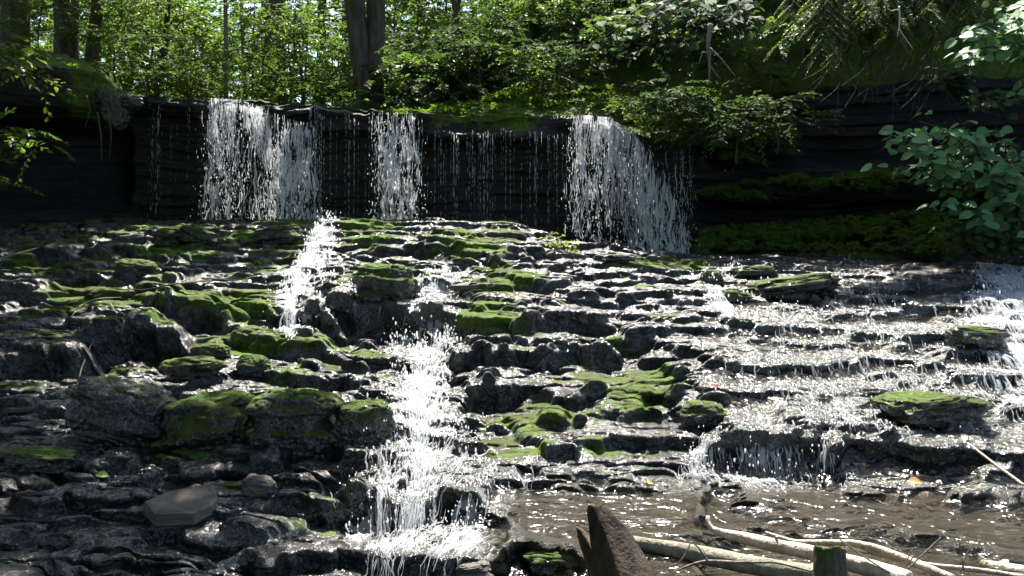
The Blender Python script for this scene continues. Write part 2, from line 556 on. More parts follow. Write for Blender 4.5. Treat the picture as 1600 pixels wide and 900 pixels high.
Hn = H + rough * (.045 * fbm2(XG * 1.9, YG * 2.6, 3, 61) + .012 * n2(XG * 9, YG * 9, 62)) + .012 * fbm2(XG * 2, YG * 3, 2, 63)
H = .24 * H + .48 * terr(Hn, .105, .05, .26) + .28 * terr(Hn + .02, .043, .08, .4)
gz = np.gradient(H, axis=0) / np.gradient(YY)[:, None]
sw = boxblur(sst(.35, 1.1, np.abs(gz)), 3, 0)
H = H * (1 - sw) + boxblur(H, 6, 1) * sw
H = boxblur(H, 1, 1)
H = H + .010 * fbm2(XG * 8, YG * 8, 3, 31) * (.4 + .6 * rough) * (1 - .8 * sw)
PYG = HZ - F * H / YG
# upper edges lean out, feet of the risers are undercut; faces break along the bedding
conv = H - boxblur(boxblur(H, 14, 0), 6, 1)
gz = np.gradient(H, axis=0) / np.gradient(YY)[:, None]
sw = boxblur(sst(.3, 1.0, np.abs(gz)), 2, 0)
YG0 = YG
shift = np.clip(-1.1 * conv, -.16, .16) + sw * (.05 * n2(XG * 2.2, H * 14, 33) + .03 * n2(XG * 7, H * 34, 34))
YD = YG + boxblur(shift, 1, 1)


def ell(cx, cy, rx, ry, p=2.0):
    return np.exp(-(((PXG - cx) / rx) ** 2 + ((PYG - cy) / ry) ** 2) ** (p / 2))


# moss
gz = np.gradient(H, axis=0) / np.gradient(YY)[:, None]
steep = np.abs(gz)
moss = .42 + .80 * fbm2(XG * .9, YG * 1.2, 3, 41) + .9 * (edge - .25)
moss -= .35 * sst(.5, 1.6, steep)
moss *= 1 - .72 * sst(1010, 1120, PXG)
moss -= .34 * ell(900, 450, 190, 75, 4) + .22 * ell(620, 600, 500, 60, 4)
moss += .30 * n2(XG * 5, YG * 5, 45) + .16 * n2(XG * 14, YG * 14, 46)
moss *= 1 - .8 * sst(700, 780, PYG) * sst(650, 760, PXG)
moss *= 1 - .45 * (1 - sst(520, 620, PXG)) * sst(590, 640, PYG)
moss *= .8
for cx, cy, rx, ry, a in [(330, 470, 110, 12, .9), (430, 478, 70, 24, 1), (560, 352, 60, 12, .9), (760, 500, 60, 22, 1.2), (730, 382, 40, 16, .8),
                          (410, 540, 80, 14, .9), (300, 372, 60, 20, .8), (450, 378, 70, 20, .8), (800, 435, 45, 14, .7), (120, 462, 50, 20, .8),
                          (60, 410, 80, 16, .7), (1040, 412, 90, 8, 1.2), (455, 640, 50, 30, .8), (1110, 440, 30, 30, .6), (780, 835, 16, 60, 1.1),
                          (900, 580, 100, 20, .35), (860, 650, 70, 20, .5), (1020, 600, 60, 30, .4), (620, 425, 60, 20, .5), (270, 705, 60, 14, .8)]:
    moss += a * ell(cx, cy, rx, ry)
# flowing water masks: polylines of (px, py, half width, strength)


def stroke(pts):
    m = np.zeros_like(H)
    for (xa, ya, wa, sa), (xb, yb, wb, sb) in zip(pts[:-1], pts[1:]):
        dx, dy = xb - xa, yb - ya
        L2 = dx * dx + dy * dy + 1e-6
        tt = np.clip(((PXG - xa) * dx + (PYG - ya) * dy) / L2, 0, 1)
        d = np.hypot(PXG - (xa + tt * dx), PYG - (ya + tt * dy))
        w = wa + (wb - wa) * tt
        m = np.maximum(m, (sa + (sb - sa) * tt) * (1 - sst(.35, 1.15, d / w)))
    return m


casc_up = stroke([(515, 352, 28, .8), (508, 372, 30, 1), (492, 410, 34, 1), (478, 440, 38, 1), (470, 468, 62, 1)])
casc_up = np.maximum(casc_up, stroke([(470, 470, 60, .9), (540, 476, 46, .7)]))
casc_low = stroke([(694, 512, 30, .6), (680, 530, 44, .85), (662, 565, 46, 1), (668, 610, 46, 1.05), (655, 640, 70, 1.0), (665, 675, 80, .95),
                   (650, 715, 125, .66), (660, 755, 145, .5), (650, 790, 130, .4)])
casc_low = np.maximum(casc_low, stroke([(625, 520, 22, .8), (620, 570, 18, .7)]))
casc_low = np.maximum(casc_low, stroke([(575, 785, 22, .9), (575, 840, 18, .85)]))
casc_low = np.maximum(casc_low, stroke([(740, 780, 32, .9), (728, 815, 34, 1), (728, 850, 44, 1)]))
casc_low = np.maximum(casc_low, stroke([(640, 780, 30, .7), (625, 835, 24, .5)]))
casc_low = np.maximum(casc_low, stroke([(560, 845, 30, .7), (640, 842, 50, .55), (720, 858, 40, .8)]))
glare = stroke([(690, 425, 30, .7), (690, 470, 46, .8), (610, 478, 40, .5), (540, 478, 60, .6), (440, 482, 50, .5)])
chute = stroke([(1098, 432, 12, .9), (1112, 452, 14, 1), (1128, 486, 18, 1)])
chute = np.maximum(chute, stroke([(1135, 425, 14, .8), (1130, 440, 10, .8)]))
side = stroke([(1560, 425, 60, .8), (1580, 470, 80, 1), (1570, 500, 90, 1.1), (1600, 540, 70, .8), (1640, 600, 60, .6), (1560, 600, 50, .45)])
ledgefall = stroke([(1100, 690, 12, .55), (1180, 688, 12, .7), (1285, 688, 12, .6)])
ledgefall = np.maximum(ledgefall, stroke([(1105, 715, 44, .50), (1180, 718, 44, .52), (1300, 718, 44, .42), (1340, 720, 40, .1)]))
ledgefall = np.maximum(ledgefall, stroke([(1120, 742, 12, .55), (1200, 748, 9, .7), (1310, 750, 9, .6)]))
spots = .72 * sst(-.25, .35, fbm2(XG * 1.3, YG * 2.6, 2, 51)) * sst(1090, 1190, PXG) * sst(425, 450, PYG) * (1 - sst(660, 690, PYG))
spots = np.maximum(spots, .5 * stroke([(1120, 590, 30, .9), (1260, 600, 30, .9), (1420, 590, 30, .9), (1240, 640, 40, .9), (1300, 560, 40, .8), (1330, 440, 60, .9)]))
flow = np.clip(np.maximum.reduce([casc_up, casc_low, glare, chute, side, ledgefall]), 0, 1)
strm = sst(1060, 1140, PXG) * sst(404, 418, PYG)
strm = np.maximum(strm, sst(730, 770, PYG) * sst(700, 790, PXG))
flow = np.clip(np.maximum(flow, strm * .9), 0, 1)
flow = np.maximum(flow, .55 * ell(900, 450, 200, 80, 4) * sst(-.2, .2, n2(XG * 3, YG * 3, 47)))
moss = np.clip(moss, 0, 1.2) * (1 - .85 * np.clip(np.maximum.reduce([casc_up, casc_low, glare, side, strm * .75]), 0, 1))
moss = np.clip(moss, 0, 1)
brown = sst(740, 790, PYG) * sst(760, 900, PXG) * (.65 + .6 * fbm2(XG * 1.2, YG * 2, 2, 61))
brown = np.clip(brown, 0, 1)

V = np.stack([XG, YD, H], -1).reshape(-1, 3)
sub = sst(752, 780, PYG) * sst(770, 830, PXG)
bed = mk_mesh("terrain", V, grid_faces(NY, NU), M['bed'], True, {"sub": sub.ravel(), "moss": moss.ravel(), "flow": flow.ravel(), "brown": brown.ravel()})
tag(bed, kind='structure')


def ground_hit(px, py):
    """first bed point (nearest) seen at a photo pixel"""
    j = int(np.clip(np.searchsorted(PXU, px), 0, NU - 1))
    idx = np.where(PYG[:, j] <= py)[0]
    i = idx[0] if len(idx) else NY - 1
    return np.array([XG[i, j], YG[i, j], H[i, j]])


def bed_z(x, y):
    j = int(np.clip(np.searchsorted(U, x / y), 0, NU - 1)); i = int(np.clip(np.searchsorted(YY, y), 0, NY - 1))
    return H[i, j]


# ------------------------------------------------------------------ water on the bed
HS = boxblur(boxblur(H, 12, 0), 10, 1)
HS2 = boxblur(boxblur(H, 26, 0), 24, 1)


def surf(name, Wz, mask, mat):
    Fq = grid_faces(NY, NU)
    keep = mask.ravel()[Fq].all(1)
    Vv, Ff, _ = compact(np.stack([XG, YG, Wz], -1).reshape(-1, 3), Fq[keep])
    return mk_mesh(name, Vv, Ff, mat, True)


rip = .007 * fbm2(XG * 5, YG * 7, 2, 71)
wz = HS2 - .006 + rip + .022 * sst(755, 785, PYG) * sst(760, 830, PXG)
wmask = (np.clip(strm + glare, 0, 1) > .45) & (wz > H - .01) & (YG > 2.2)
tag(surf("stream_water", wz, wmask, M['film']), kind='structure')


def drops_mesh(name, P, sx, sz, mat, parent=None, rng=None):
    """many small stretched drops (octahedra rounded by smooth shading)"""
    n = len(P)
    base = np.array([(1, 0, 0), (0, 1, 0), (-1, 0, 0), (0, -1, 0), (0, 0, 1.0), (0, 0, -1.0)], float)
    V = P[:, None, :] + base[None] * np.stack([sx, sx, sz], -1)[:, None, :]
    f = np.array([(0, 1, 4), (1, 2, 4), (2, 3, 4), (3, 0, 4), (1, 0, 5), (2, 1, 5), (3, 2, 5), (0, 3, 5)])
    Fc = (np.arange(n)[:, None, None] * 6 + f[None]).reshape(-1, 3)
    return mk_mesh(name, V.reshape(-1, 3), Fc, mat, True, None, parent)


def foam_drops(mask, n, root, hmax, seed):
    rng = np.random.RandomState(seed)
    pr = np.clip(mask, 0, 1) ** 2 * YG ** 2 * (PYG < 930)
    pr = pr.ravel() / pr.sum()
    idx = rng.choice(pr.size, n, p=pr)
    P = np.stack([XG.ravel()[idx], YG.ravel()[idx], H.ravel()[idx]], -1)
    P[:, 2] += .02 + hmax * rng.rand(n) ** 2
    P[:, 1] -= .12 * rng.rand(n); P[:, 0] += .03 * rng.randn(n)
    s = (.0035 + .006 * rng.rand(n) ** 2) * P[:, 1] / 7
    drops_mesh("water_drops", P, s, s * (1 + 1.6 * rng.rand(n)), M['white'], root)




def threads_mesh(name, C, rad, parent, mat=None):
    """C (n,k,3): n short curved threads of water, tapered, four-sided"""
    n, k_, _ = C.shape
    T = np.gradient(C, axis=1); T = nrm0(T)
    A = nrm0(np.cross(T, np.array([.2, 1.0, .35]))); B = np.cross(T, A)
    t = np.linspace(0, 1, k_)
    prof_ = np.clip(np.sin(np.pi * np.clip(t * .96 + .02, 0, 1)), .06, 1) ** .6
    rr = rad[:, None] * prof_[None]
    V = np.empty((n, k_, 4, 3))
    for i, (ca, cb) in enumerate(((1, 0), (0, 1), (-1, 0), (0, -1))):
        V[:, :, i] = C + rr[..., None] * (ca * A + cb * .8 * B)
    idx = np.arange(n * k_ * 4).reshape(n, k_, 4)
    nx = np.roll(idx, -1, axis=2)
    Fq = np.stack([idx[:, :-1], nx[:, :-1], nx[:, 1:], idx[:, 1:]], -1).reshape(-1, 4)
    return mk_mesh(name, V.reshape(-1, 3), Fq, mat or M['white'], True, None, parent)


def nrm0(v): return v / (np.linalg.norm(v, axis=-1, keepdims=True) + 1e-9)


LY0 = math.log(1.7); LYS = (math.log(16.6) - LY0) / (NY - 1)
GRX = np.gradient(HS, axis=1) / (np.gradient(XG, axis=1) + 1e-9)


def gidx(x, y):
    i = np.clip(((np.log(np.clip(y, 1.71, 16.5)) - LY0) / LYS).astype(int), 0, NY - 1)
    j = np.clip(np.searchsorted(U, x / y), 0, NU - 1)
    return i, j


def run_water(mask, start, n, steps, seed, speed=.9, splash=.45, path=None, lift=.012, vx=0.0):
    """drops let go at the start band run down the bed: they fall off the steps, splash and slide on"""
    rng = np.random.RandomState(seed)
    idx = rng.choice(start.size, n, p=(start / start.sum()).ravel())
    p = np.stack([XG.ravel()[idx], YG.ravel()[idx], HS.ravel()[idx] + .02], -1)
    v = np.stack([.1 * rng.randn(n) + vx, -speed * (.6 + .8 * rng.rand(n)), np.zeros(n)], -1)
    dt = .016; rec = []
    for s_ in range(steps):
        v[:, 2] -= 9.8 * dt
        p = p + v * dt
        i, j = gidx(p[:, 0], p[:, 1])
        h = np.maximum(H[i, j], HS[i, j] - .03) + lift * (.4 + 1.2 * RND[(np.arange(n) * 7) & 255])
        hit = p[:, 2] < h
        gx_ = np.clip(GRX[i, j], -1, 1)
        tx = -gx_ * .7 + vx + .5 * n2(p[:, 0] * 5 + RND[np.arange(n) & 255] * 1.5, p[:, 1] * 3.5, seed)
        if path is not None:
            px_ = 800 + F * p[:, 0] / p[:, 1]
            tx = tx + np.clip((np.interp(p[:, 1], path[0], path[1]) - px_) / np.interp(p[:, 1], path[0], path[2]), -2, 2) * .55
        imp = np.clip(-v[:, 2], 0, 3)
        v[:, 0] = np.where(hit, v[:, 0] * .86 + .14 * tx + .10 * imp * rng.randn(n), v[:, 0])
        v[:, 1] = np.where(hit, v[:, 1] * .88 - .12 * speed * (.7 + .6 * RND[(np.arange(n) * 3) & 255]) - .10 * imp * rng.rand(n), v[:, 1])
        v[:, 2] = np.where(hit, np.where(rng.rand(n) < .5, splash * imp * rng.rand(n), 0), v[:, 2])
        p[:, 2] = np.where(hit, h, p[:, 2])
        rec.append(p.copy())
    return np.stack(rec, 1)          # n, steps, 3


def cut_threads(traj, mask, nchunk, k_, seed, power=1.0):
    rng = np.random.RandomState(seed)
    n, st, _ = traj.shape
    pid = rng.randint(0, n, nchunk); stride = rng.choice([1, 1, 2], nchunk)
    s0 = (rng.rand(nchunk) * (st - k_ * 2 - 1)).astype(int)
    C = traj[pid[:, None], s0[:, None] + np.arange(k_)[None] * stride[:, None]]
    m_ = C[:, k_ // 2]
    i, j = gidx(m_[:, 0], m_[:, 1])
    ok = (rng.rand(nchunk) < np.clip(mask[i, j], 0, 1) ** power) & (np.linalg.norm(C[:, -1] - C[:, 0], axis=1) > .05)
    return C[ok] + .004 * rng.randn(ok.sum(), k_, 3)


def cascade(name, label, mask, start, n, steps, chunks, seed, r0, r1, path=None, speed=.9, splash=.45, core=None, drops=0, vx=0.0, power=1.0, k_=9, lift=.012, hmax=.15):
    root = thing(name, label, "waterfall" if name == "cascade" else "rapids")
    rng = np.random.RandomState(seed + 50)
    tr = run_water(mask, start, n, steps, seed, speed, splash, path, lift, vx)
    C = cut_threads(tr, mask, chunks, k_, seed + 9, power)
    rad = (r0 + (r1 - r0) * rng.rand(len(C)) ** 2.2) * np.clip(C[:, 0, 1] / 7.5, .5, 1.3)
    threads_mesh("water_threads", C, rad, root)
    if core is not None:
        mx_ = XG + .05 * n2(XG * 3, YG * 3 + H * 3, 7)
        lace = .75 * fbm2(mx_ * 17, YG * 3.4 + H * 4.5, 3, 81 + seed) + .5 * n2(XG * 21, YG * 12 + H * 16, 55)
        ridg = 1 - 2.8 * np.abs(n2(mx_ * 12, YG * 4 + H * 6, 91 + seed))
        field = mask * .75 + .66 * lace + .36 * ridg - .12
        Wz = np.maximum(HS + .012 + .02 * fbm2(XG * 16, YG * 16 + H * 14, 3, 95), H + .008)
        surf("water_sheet", Wz, (field > core) & (mask > .15), M['white']).parent = root
    if drops: foam_drops(mask, drops, root, hmax, seed + 3)
    return root


def band(cx, cy, rx, ry): return ell(cx, cy, rx, ry) + 1e-9


up_path = (np.array([8.6, 9.3, 10.0, 11.3, 12.6, 13.8]), np.array([500, 478, 478, 486, 500, 512]), np.array([60, 40, 26, 24, 22, 20]))
cascade("cascade", "narrow white cascade tumbling between mossy ledges below the left fall", casc_up, band(508, 362, 16, 8), 500, 330, 5200, 11, .005, .016, up_path, .95, .5, .60, 500)
lo_path = (np.array([4.0, 5.0, 5.6, 6.2, 6.9, 7.6, 8.4, 9.1]), np.array([640, 650, 655, 665, 664, 660, 668, 690]), np.array([110, 110, 95, 60, 38, 34, 34, 26]))
cascade("cascade", "broad white cascade splashing down the dark steps in the centre", casc_low, band(690, 508, 22, 8) + .25 * band(625, 535, 10, 8) + .2 * casc_low, 1500, 300, 8800, 21, .0032, .0105, lo_path, .95, .5, .60, 1800)
cascade("cascade", "small white chute slipping past mossy stones beside the wide stream", chute, chute + 1e-9, 200, 90, 1500, 31, .005, .013, None, .8, .3, .60, 60)
cascade("cascade", "frothy white rapids at the edge of the wide stream below the round leaved shrub", side, np.clip(side * 1.2, 0, 1) + 1e-9, 1300, 170, 17000, 41, .006, .018, None, .9, .4, .66, 500)
cascade("cascade", "thin strings of water dripping over the long straight ledge above the branches", np.clip(ledgefall * 1.1, 0, 1), ell(1195, 690, 90, 6) + 1e-9, 500, 60, 1700, 51, .003, .009, None, .55, .3, None, 120, 0, .9, 7)
cascade("rapids", "white water threads standing in for glare on the wet flat rock beside the large smooth moss dome", np.clip(glare * .6, 0, 1), band(690, 430, 24, 8), 500, 120, 3200, 81, .003, .008, None, .7, .3, None, 60, -.2, 1.0, 8, .006, .06)  # glare on the wet rock, built as white threads
cascade("rapids", "white water streaks standing in for glitter on the shallow steps of the wide stream", spots, spots + 1e-9, 1800, 110, 11000, 61, .0028, .0075, None, .8, .3, None, 500, -.15, 1.4, 8, .008, .06)  # white threads brighten the stream in place of sun glitter
lac = .45 * sst(.1, .4, fbm2(XG * 1.5, YG * 2.5, 2, 57)) * sst(690, 760, PXG) * (1 - sst(1090, 1150, PXG)) * sst(660, 690, PYG) * (1 - sst(755, 775, PYG))
cascade("rapids", "thin bright trickles spreading over the flat rocks between the centre cascade and the long ledge", lac, lac + 1e-9, 500, 90, 2500, 71, .0025, .007, None, .7, .3, None, 0, -.1, 1.2, 8, .006)

# ------------------------------------------------------------------ cliff, fall wall and wooded hill behind (one sheet)
CPX = np.arange(-1000, 2800, 3.0)
NC = len(CPX)
wallY = np.interp(CPX, [-1000, -300, 0, 120, 215, 320, 500, 650, 880, 1000, 1080, 1150, 1300, 1450, 1600, 1900, 2400, 2800],
                  [9.5, 12.0, 14.0, 14.8, 15.7, 15.8, 15.8, 15.7, 15.4, 15.0, 14.9, 15.0, 14.6, 13.9, 12.9, 10.6, 8.5, 7.5])
topPY = np.interp(CPX, [-1000, -200, 0, 100, 165, 195, 215, 320, 450, 510, 585, 650, 700, 880, 950, 975, 1035, 1090, 1130, 1250, 1450, 1700, 2800],
                  [60, 90, 112, 108, 120, 150, 153, 156, 160, 168, 172, 176, 180, 181, 184, 200, 222, 215, 175, 130, 110, 100, 60])
zt = (HZ - topPY) / F * wallY
zb = np.full(NC, -.9)
NW, NH = 260, 150
tw = np.linspace(0, 1, NW)
WX = ((CPX - 800) / F * wallY)[None, :] * np.ones((NW, 1))
WZ = zb[None, :] + (zt - zb)[None, :] * tw[:, None]
frac = (zt[None, :] - WZ)                      # metres under the lip
infall = sst(190, 230, CPX) * (1 - sst(1060, 1100, CPX))
lip = .18 * (1 - sst(.10, .34, frac)) + .12 * (1 - sst(.34, .7, frac))
mb = (sst(655, 680, CPX) * (1 - sst(850, 900, CPX)))[None, :]
lip = lip * (1 - .7 * mb) + mb * .24 * np.exp(-((frac - .40) / .20) ** 2)
lb = (sst(395, 430, CPX) * (1 - sst(570, 590, CPX)))[None, :]
lip = lip - lb * .25 * (1 - sst(.02, .10, frac)) * 1.0 + lb * .16 * np.exp(-((frac - .36) / .10) ** 2)
foot = .34 * sst(1.62, 1.72, frac) * sst(600, 660, CPX)[None, :] * (1 - sst(900, 960, CPX))[None, :]
notch_ = (sst(312, 328, CPX) * (1 - sst(480, 500, CPX)) + sst(582, 592, CPX) * (1 - sst(650, 660, CPX)) + sst(888, 910, CPX) * (1 - sst(1050, 1070, CPX)))[None, :]
lip = lip * (1 - .8 * notch_) - .22 * notch_ * (1 - sst(.2, .9, frac))
out = infall[None, :] * (lip + foot)
right = sst(1080, 1140, CPX)[None, :]
left = (1 - sst(170, 215, CPX))[None, :]
zabs = WZ
out = out + right * (-.30 * sst(-.1, .35, zabs) + .28 * sst(.30, .55, zabs) - .60 * sst(.95, 1.3, zabs) - .5 * np.clip(zabs - 1.2, 0, 9) * .6
                     + .35 * np.clip(.0 - zabs, 0, 1))
out = out + left * (-.9 * sst(.1, .9, zabs) * (1 - sst(1.5, 2.0, zabs)) + .25 * sst(1.7, 2.1, zabs))
# bedding planes sticking out by different amounts
lay = WZ * 6.5 + 1.6 * n2(WX * .45, WZ * .8, 5)
li = np.floor(lay)
o1 = RND[(li.astype(np.int64) * 37) & 255] - .5
o2 = n2(WX * .9 + li * 7.3, li * 3.1, 7)
lf = lay - li
dis = (.10 * o1 + .16 * o2) * sst(0, .14, lf) * (1 - sst(.86, 1, lf))
dis = dis + .07 * n3(WX * 3, WZ * 5, WZ * 0, 6) + .04 * n3(WX * 6, WZ * 14, WZ * 0, 3) + .16 * n2(WX * .7, WZ * .8, 15)
out = out + dis * (1 - .25 * infall[None, :])
lipwob = .09 * n2(CPX / 34., CPX * 0 + 3.3, 8) + .03 * n2(CPX / 8., CPX * 0 + 5.3, 8)
WY = wallY[None, :] - out
WZ = WZ + (lipwob)[None, :] * sst(.8, 1, tw)[:, None]
# hill part
dh_ = 46 * np.linspace(0, 1, NH + 1)[1:] ** 2
slope1 = np.interp(CPX, [-1000, -100, 150, 230, 560, 640, 720, 850, 1000, 1100, 1500, 2800], [.5, .35, .22, .02, .05, .10, .22, .36, .5, .8, .95, .9])
slope2 = np.interp(CPX, [-1000, 200, 560, 850, 1100, 2800], [.35, .10, .12, .3, .75, .8])
dd = dh_[:, None]
HYy = wallY[None, :] + dd
hz_ = WZ[-1][None, :] + slope1[None, :] * np.minimum(dd, 6) + slope2[None, :] * np.maximum(dd - 6, 0)
HXx = ((CPX - 800) / F * wallY)[None, :] + (CPX - 800)[None, :] / F * dd * .9
hz_ = hz_ + (.14 * fbm2(HXx * .9, HYy * .9, 3, 17) + .30 * n2(HXx * .3, HYy * .3, 18)) * sst(0, .8, dd)
lay = hz_ * 5
hz_ = hz_ + .06 * (sst(.2, .8, lay - np.floor(lay)) - (lay - np.floor(lay))) * sst(.2, 1, dd)
CX = np.concatenate([WX, HXx]); CY = np.concatenate([WY, HYy + (WY[-1] - wallY)[None, :] * np.exp(-dd)]); CZ = np.concatenate([WZ, hz_])
cm = np.zeros_like(CX)
up = np.concatenate([np.zeros((NW, NC)), np.ones((NH, NC))])
cm = up * .8 + .5 * fbm2(CX * 1.3, CZ * 1.3 + CY, 3, 23)
lp = sst(60, 190, CPX)[None, :] * (1 - sst(185, 215, CPX))[None, :]
cm += .9 * lp * np.concatenate([sst(1.6, 2.0, WZ), np.ones((NH, NC)) * .5])
cm += .12 * (right * np.ones((NW + NH, 1))) * np.exp(-((CZ - .45) / .3) ** 2)
cm += .7 * (sst(660, 690, CPX) * (1 - sst(820, 900, CPX)))[None, :] * np.concatenate([1 - sst(.2, .42, frac), np.zeros((NH, NC))])
mbm = (sst(640, 670, CPX) * (1 - sst(860, 900, CPX)))[None, :] * (1 - sst(.5, .6, frac))
cm *= np.concatenate([1 - .65 * (1 - mbm) * infall[None, :] * np.ones((NW, 1)), np.ones((NH, NC))])
cm = np.clip(cm, 0, 1)
cfl = np.concatenate([infall[None, :] * np.ones((NW, 1)) * .5 * (1 - mbm), np.zeros((NH, NC))])
cbr = np.concatenate([np.zeros((NW, NC)), .75 * np.ones((NH, NC))])
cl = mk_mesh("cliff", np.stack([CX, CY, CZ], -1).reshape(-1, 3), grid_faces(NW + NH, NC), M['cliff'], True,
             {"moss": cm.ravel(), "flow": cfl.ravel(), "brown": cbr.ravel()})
tag(cl, kind='structure')

# wide forest ground below everything, reaching the horizon
gx = np.concatenate([-np.geomspace(300, 4, 40), np.linspace(-3.5, 3.5, 8), np.geomspace(4, 300, 40)])
GX, GY = np.meshgrid(gx, gx + 4)
GZ = -2.6 + .4 * n2(GX * .1, GY * .1, 3)
GZ = GZ + np.clip(np.hypot(GX, GY) - 55, 0, 60) * .10
z0 = np.zeros(GX.size)
gr = mk_mesh("ground", np.stack([GX, GY, GZ], -1).reshape(-1, 3), grid_faces(len(gx), len(gx)), M['cliff'], True,
             {"moss": z0 + .4, "flow": z0, "brown": z0 + .7})
tag(gr, kind='structure')


def hill_z(x, y):
    """height of the wooded hill at a point behind the lip"""
    d = (CX[NW:] - x) ** 2 + (CY[NW:] - y) ** 2
    i = np.argmin(d)
    return float(CZ[NW:].ravel()[i])


def wall_front(px, z):
    j = int(np.clip(np.searchsorted(CPX, px), 0, NC - 1))
    i = int(np.clip(np.searchsorted(WZ[:, j], z), 0, NW - 1))
    return float(WY[i, j])


# ------------------------------------------------------------------ the falls
lipPY = lambda px: np.interp(px, CPX, HZ - F * WZ[-1] / wallY)


def fall(name, label, x0, x1, density, base_py, throw, layers, seed, ndrops, lip_off=None, nth=.9):
    """broken sheets of falling water following a thrown path, and drops"""
    root = thing(name, label, "waterfall")
    rng = np.random.RandomState(seed)
    px = np.arange(x0, x1, 1.15)
    nv = 230
    v = np.linspace(0, 1, nv)
    for L in range(layers):
        PX0 = px[None, :] * np.ones((nv, 1)); Vv = v[:, None] * np.ones((1, len(px)))
        top = lipPY(px) if lip_off is None else lip_off(px)
        bot = base_py(px)
        PYt = top[None, :] + (bot - top)[None, :] * Vv
        Yl = np.interp(px, CPX, wallY)[None, :] - .48
        tz = np.sqrt(np.clip(Vv, 0, 1))
        thr = throw(px)[None, :] * tz
        Yq = Yl + .42 * np.clip(.06 - Vv, 0, 1) / .06 - thr - .07 * L * tz - .14 * tz * n2(PX0 / 14., PYt / 30., seed + L) - .05 * n2(PX0 / 5., PYt / 9., seed + L)
        PXq = PX0 + 3.0 * tz * n2(PX0 / 12., PYt / 26., seed + 5 + L) * 2
        P = np.stack([(PXq - 800) / F * Yq, Yq, (HZ - PYt) / F * Yq], -1)
        dn = density(PX0, PYt)
        mx_ = PX0 + 7 * n2(PX0 / 30., PYt / 45., seed + 41 + L) + 2.2 * n2(PX0 / 9., PYt / 16., seed + 43 + L)
        strk = fbm2(mx_ / 7., PYt / 85., 3, seed + 11 + 3 * L)
        lace = 1 - 2.9 * np.abs(n2(mx_ / 6.5, PYt / 34., seed + 21 + 3 * L))
        brk = fbm2(mx_ / 3.6, PYt / 15., 2, seed + 31 + L)
        field = dn * .95 + .62 * strk + .46 * lace + (.10 + .50 * Vv) * brk - .08 * L
        keepv = field > .86 + .25 * Vv
        Fq = grid_faces(nv, len(px))
        keep = keepv.ravel()[Fq].all(1)
        Vx, Fx, _ = compact(P.reshape(-1, 3), Fq[keep])
        if len(Fx): mk_mesh("water_sheet", Vx, Fx, M['white'], True, None, root)
    # threads of falling water, drawn together into a web
    nt = int(ndrops * nth)
    pxr = x0 + (x1 - x0) * rng.rand(nt * 4)
    top = lipPY(pxr) if lip_off is None else lip_off(pxr)
    bot = base_py(pxr)
    vr = rng.rand(nt * 4) ** .9
    pyc = top + (bot - top) * vr
    gate = sst(-.22, .12, n2(pxr / 13. + 1.6 * n2(pxr / 30., pyc / 40., 3), pyc / 60., seed + 7) + .45 * n2(pxr / 5., pyc / 22., seed + 8))
    ok = np.where(rng.rand(nt * 4) < np.clip(density(pxr, pyc) * 1.4 - .12, .02, 1) * (.05 + .95 * gate))[0][:nt]
    pxr, vr, top, bot = pxr[ok], vr[ok], top[ok], bot[ok]
    kk_ = 10
    ln = (.06 + .26 * rng.rand(len(ok)) ** 1.6) * (1 - .5 * vr)
    vv = np.clip(vr[:, None] + ln[:, None] * (np.linspace(0, 1, kk_)[None] - .5), 0, 1)
    pyy = top[:, None] + (bot - top)[:, None] * vv
    tz = np.sqrt(vv)
    pxx = pxr[:, None] * np.ones((1, kk_))
    wv_ = .35 + tz
    pxx = pxx + wv_ * (8 * n2(pxx / 16., pyy / 44., seed) + 3.2 * n2(pxx / 6.5, pyy / 16., seed + 1)) + tz * 5 * (rng.rand(len(ok)) - .5)[:, None]
    Yt = np.interp(pxr, CPX, wallY)[:, None] - .48 + .42 * np.clip(.06 - vv, 0, 1) / .06 - throw(pxr)[:, None] * tz * (.75 + .4 * rng.rand(len(ok)))[:, None] - .10 * tz * n2(pxx / 15., pyy / 25., seed + 2)
    C = np.stack([(pxx - 800) / F * Yt, Yt, (HZ - pyy) / F * Yt], -1)
    threads_mesh("water_threads", C, .0028 + .0085 * rng.rand(len(ok)) ** 2.2, root)
    n = ndrops * 6
    pxr = x0 + (x1 - x0) * rng.rand(n); vr = rng.rand(n) ** .7
    top = lipPY(pxr) if lip_off is None else lip_off(pxr)
    bot = base_py(pxr)
    pyr = top + (bot - top) * vr
    ok = np.where(rng.rand(n) < np.clip(density(pxr, pyr) + .12, 0.03, 1))[0][:ndrops]
    pxr, vr, pyr = pxr[ok], vr[ok], pyr[ok]
    Yr = np.interp(pxr, CPX, wallY) - .48 - throw(pxr) * np.sqrt(vr) * (.5 + rng.rand(len(ok))) - .1 * rng.rand(len(ok))
    pxr = pxr + 9 * rng.randn(len(ok)) * vr
    P = np.stack([(pxr - 800) / F * Yr, Yr, (HZ - pyr) / F * Yr], -1)
    s = .0036 + .005 * rng.rand(len(ok)) ** 2
    drops_mesh("water_drops", P, s, s * (1.6 + 5 * rng.rand(len(ok)) ** 2), M['white'], root)
    return root


def g1(x, c, w): return np.exp(-((x - c) / w) ** 2)


def dens_left(x, y):
    t = (y - 150) / 190.
    core = .62 * g1(x, 345 - 8 * t, 28 + 8 * t) * (1 - .30 * t) + .60 * g1(x, 385 + 58 * np.clip(t * 1.6, 0, 1), 24 + 6 * t)
    rt = .52 * g1(x, 462 + 18 * t, 22) * sst(.2, .3, t) * (1 - .2 * t)
    return np.clip(core + rt + .10, 0, .85) * sst(318 - 10 * t, 332 - 10 * t, x) * (1 - sst(480 + 8 * t, 500 + 8 * t, x))


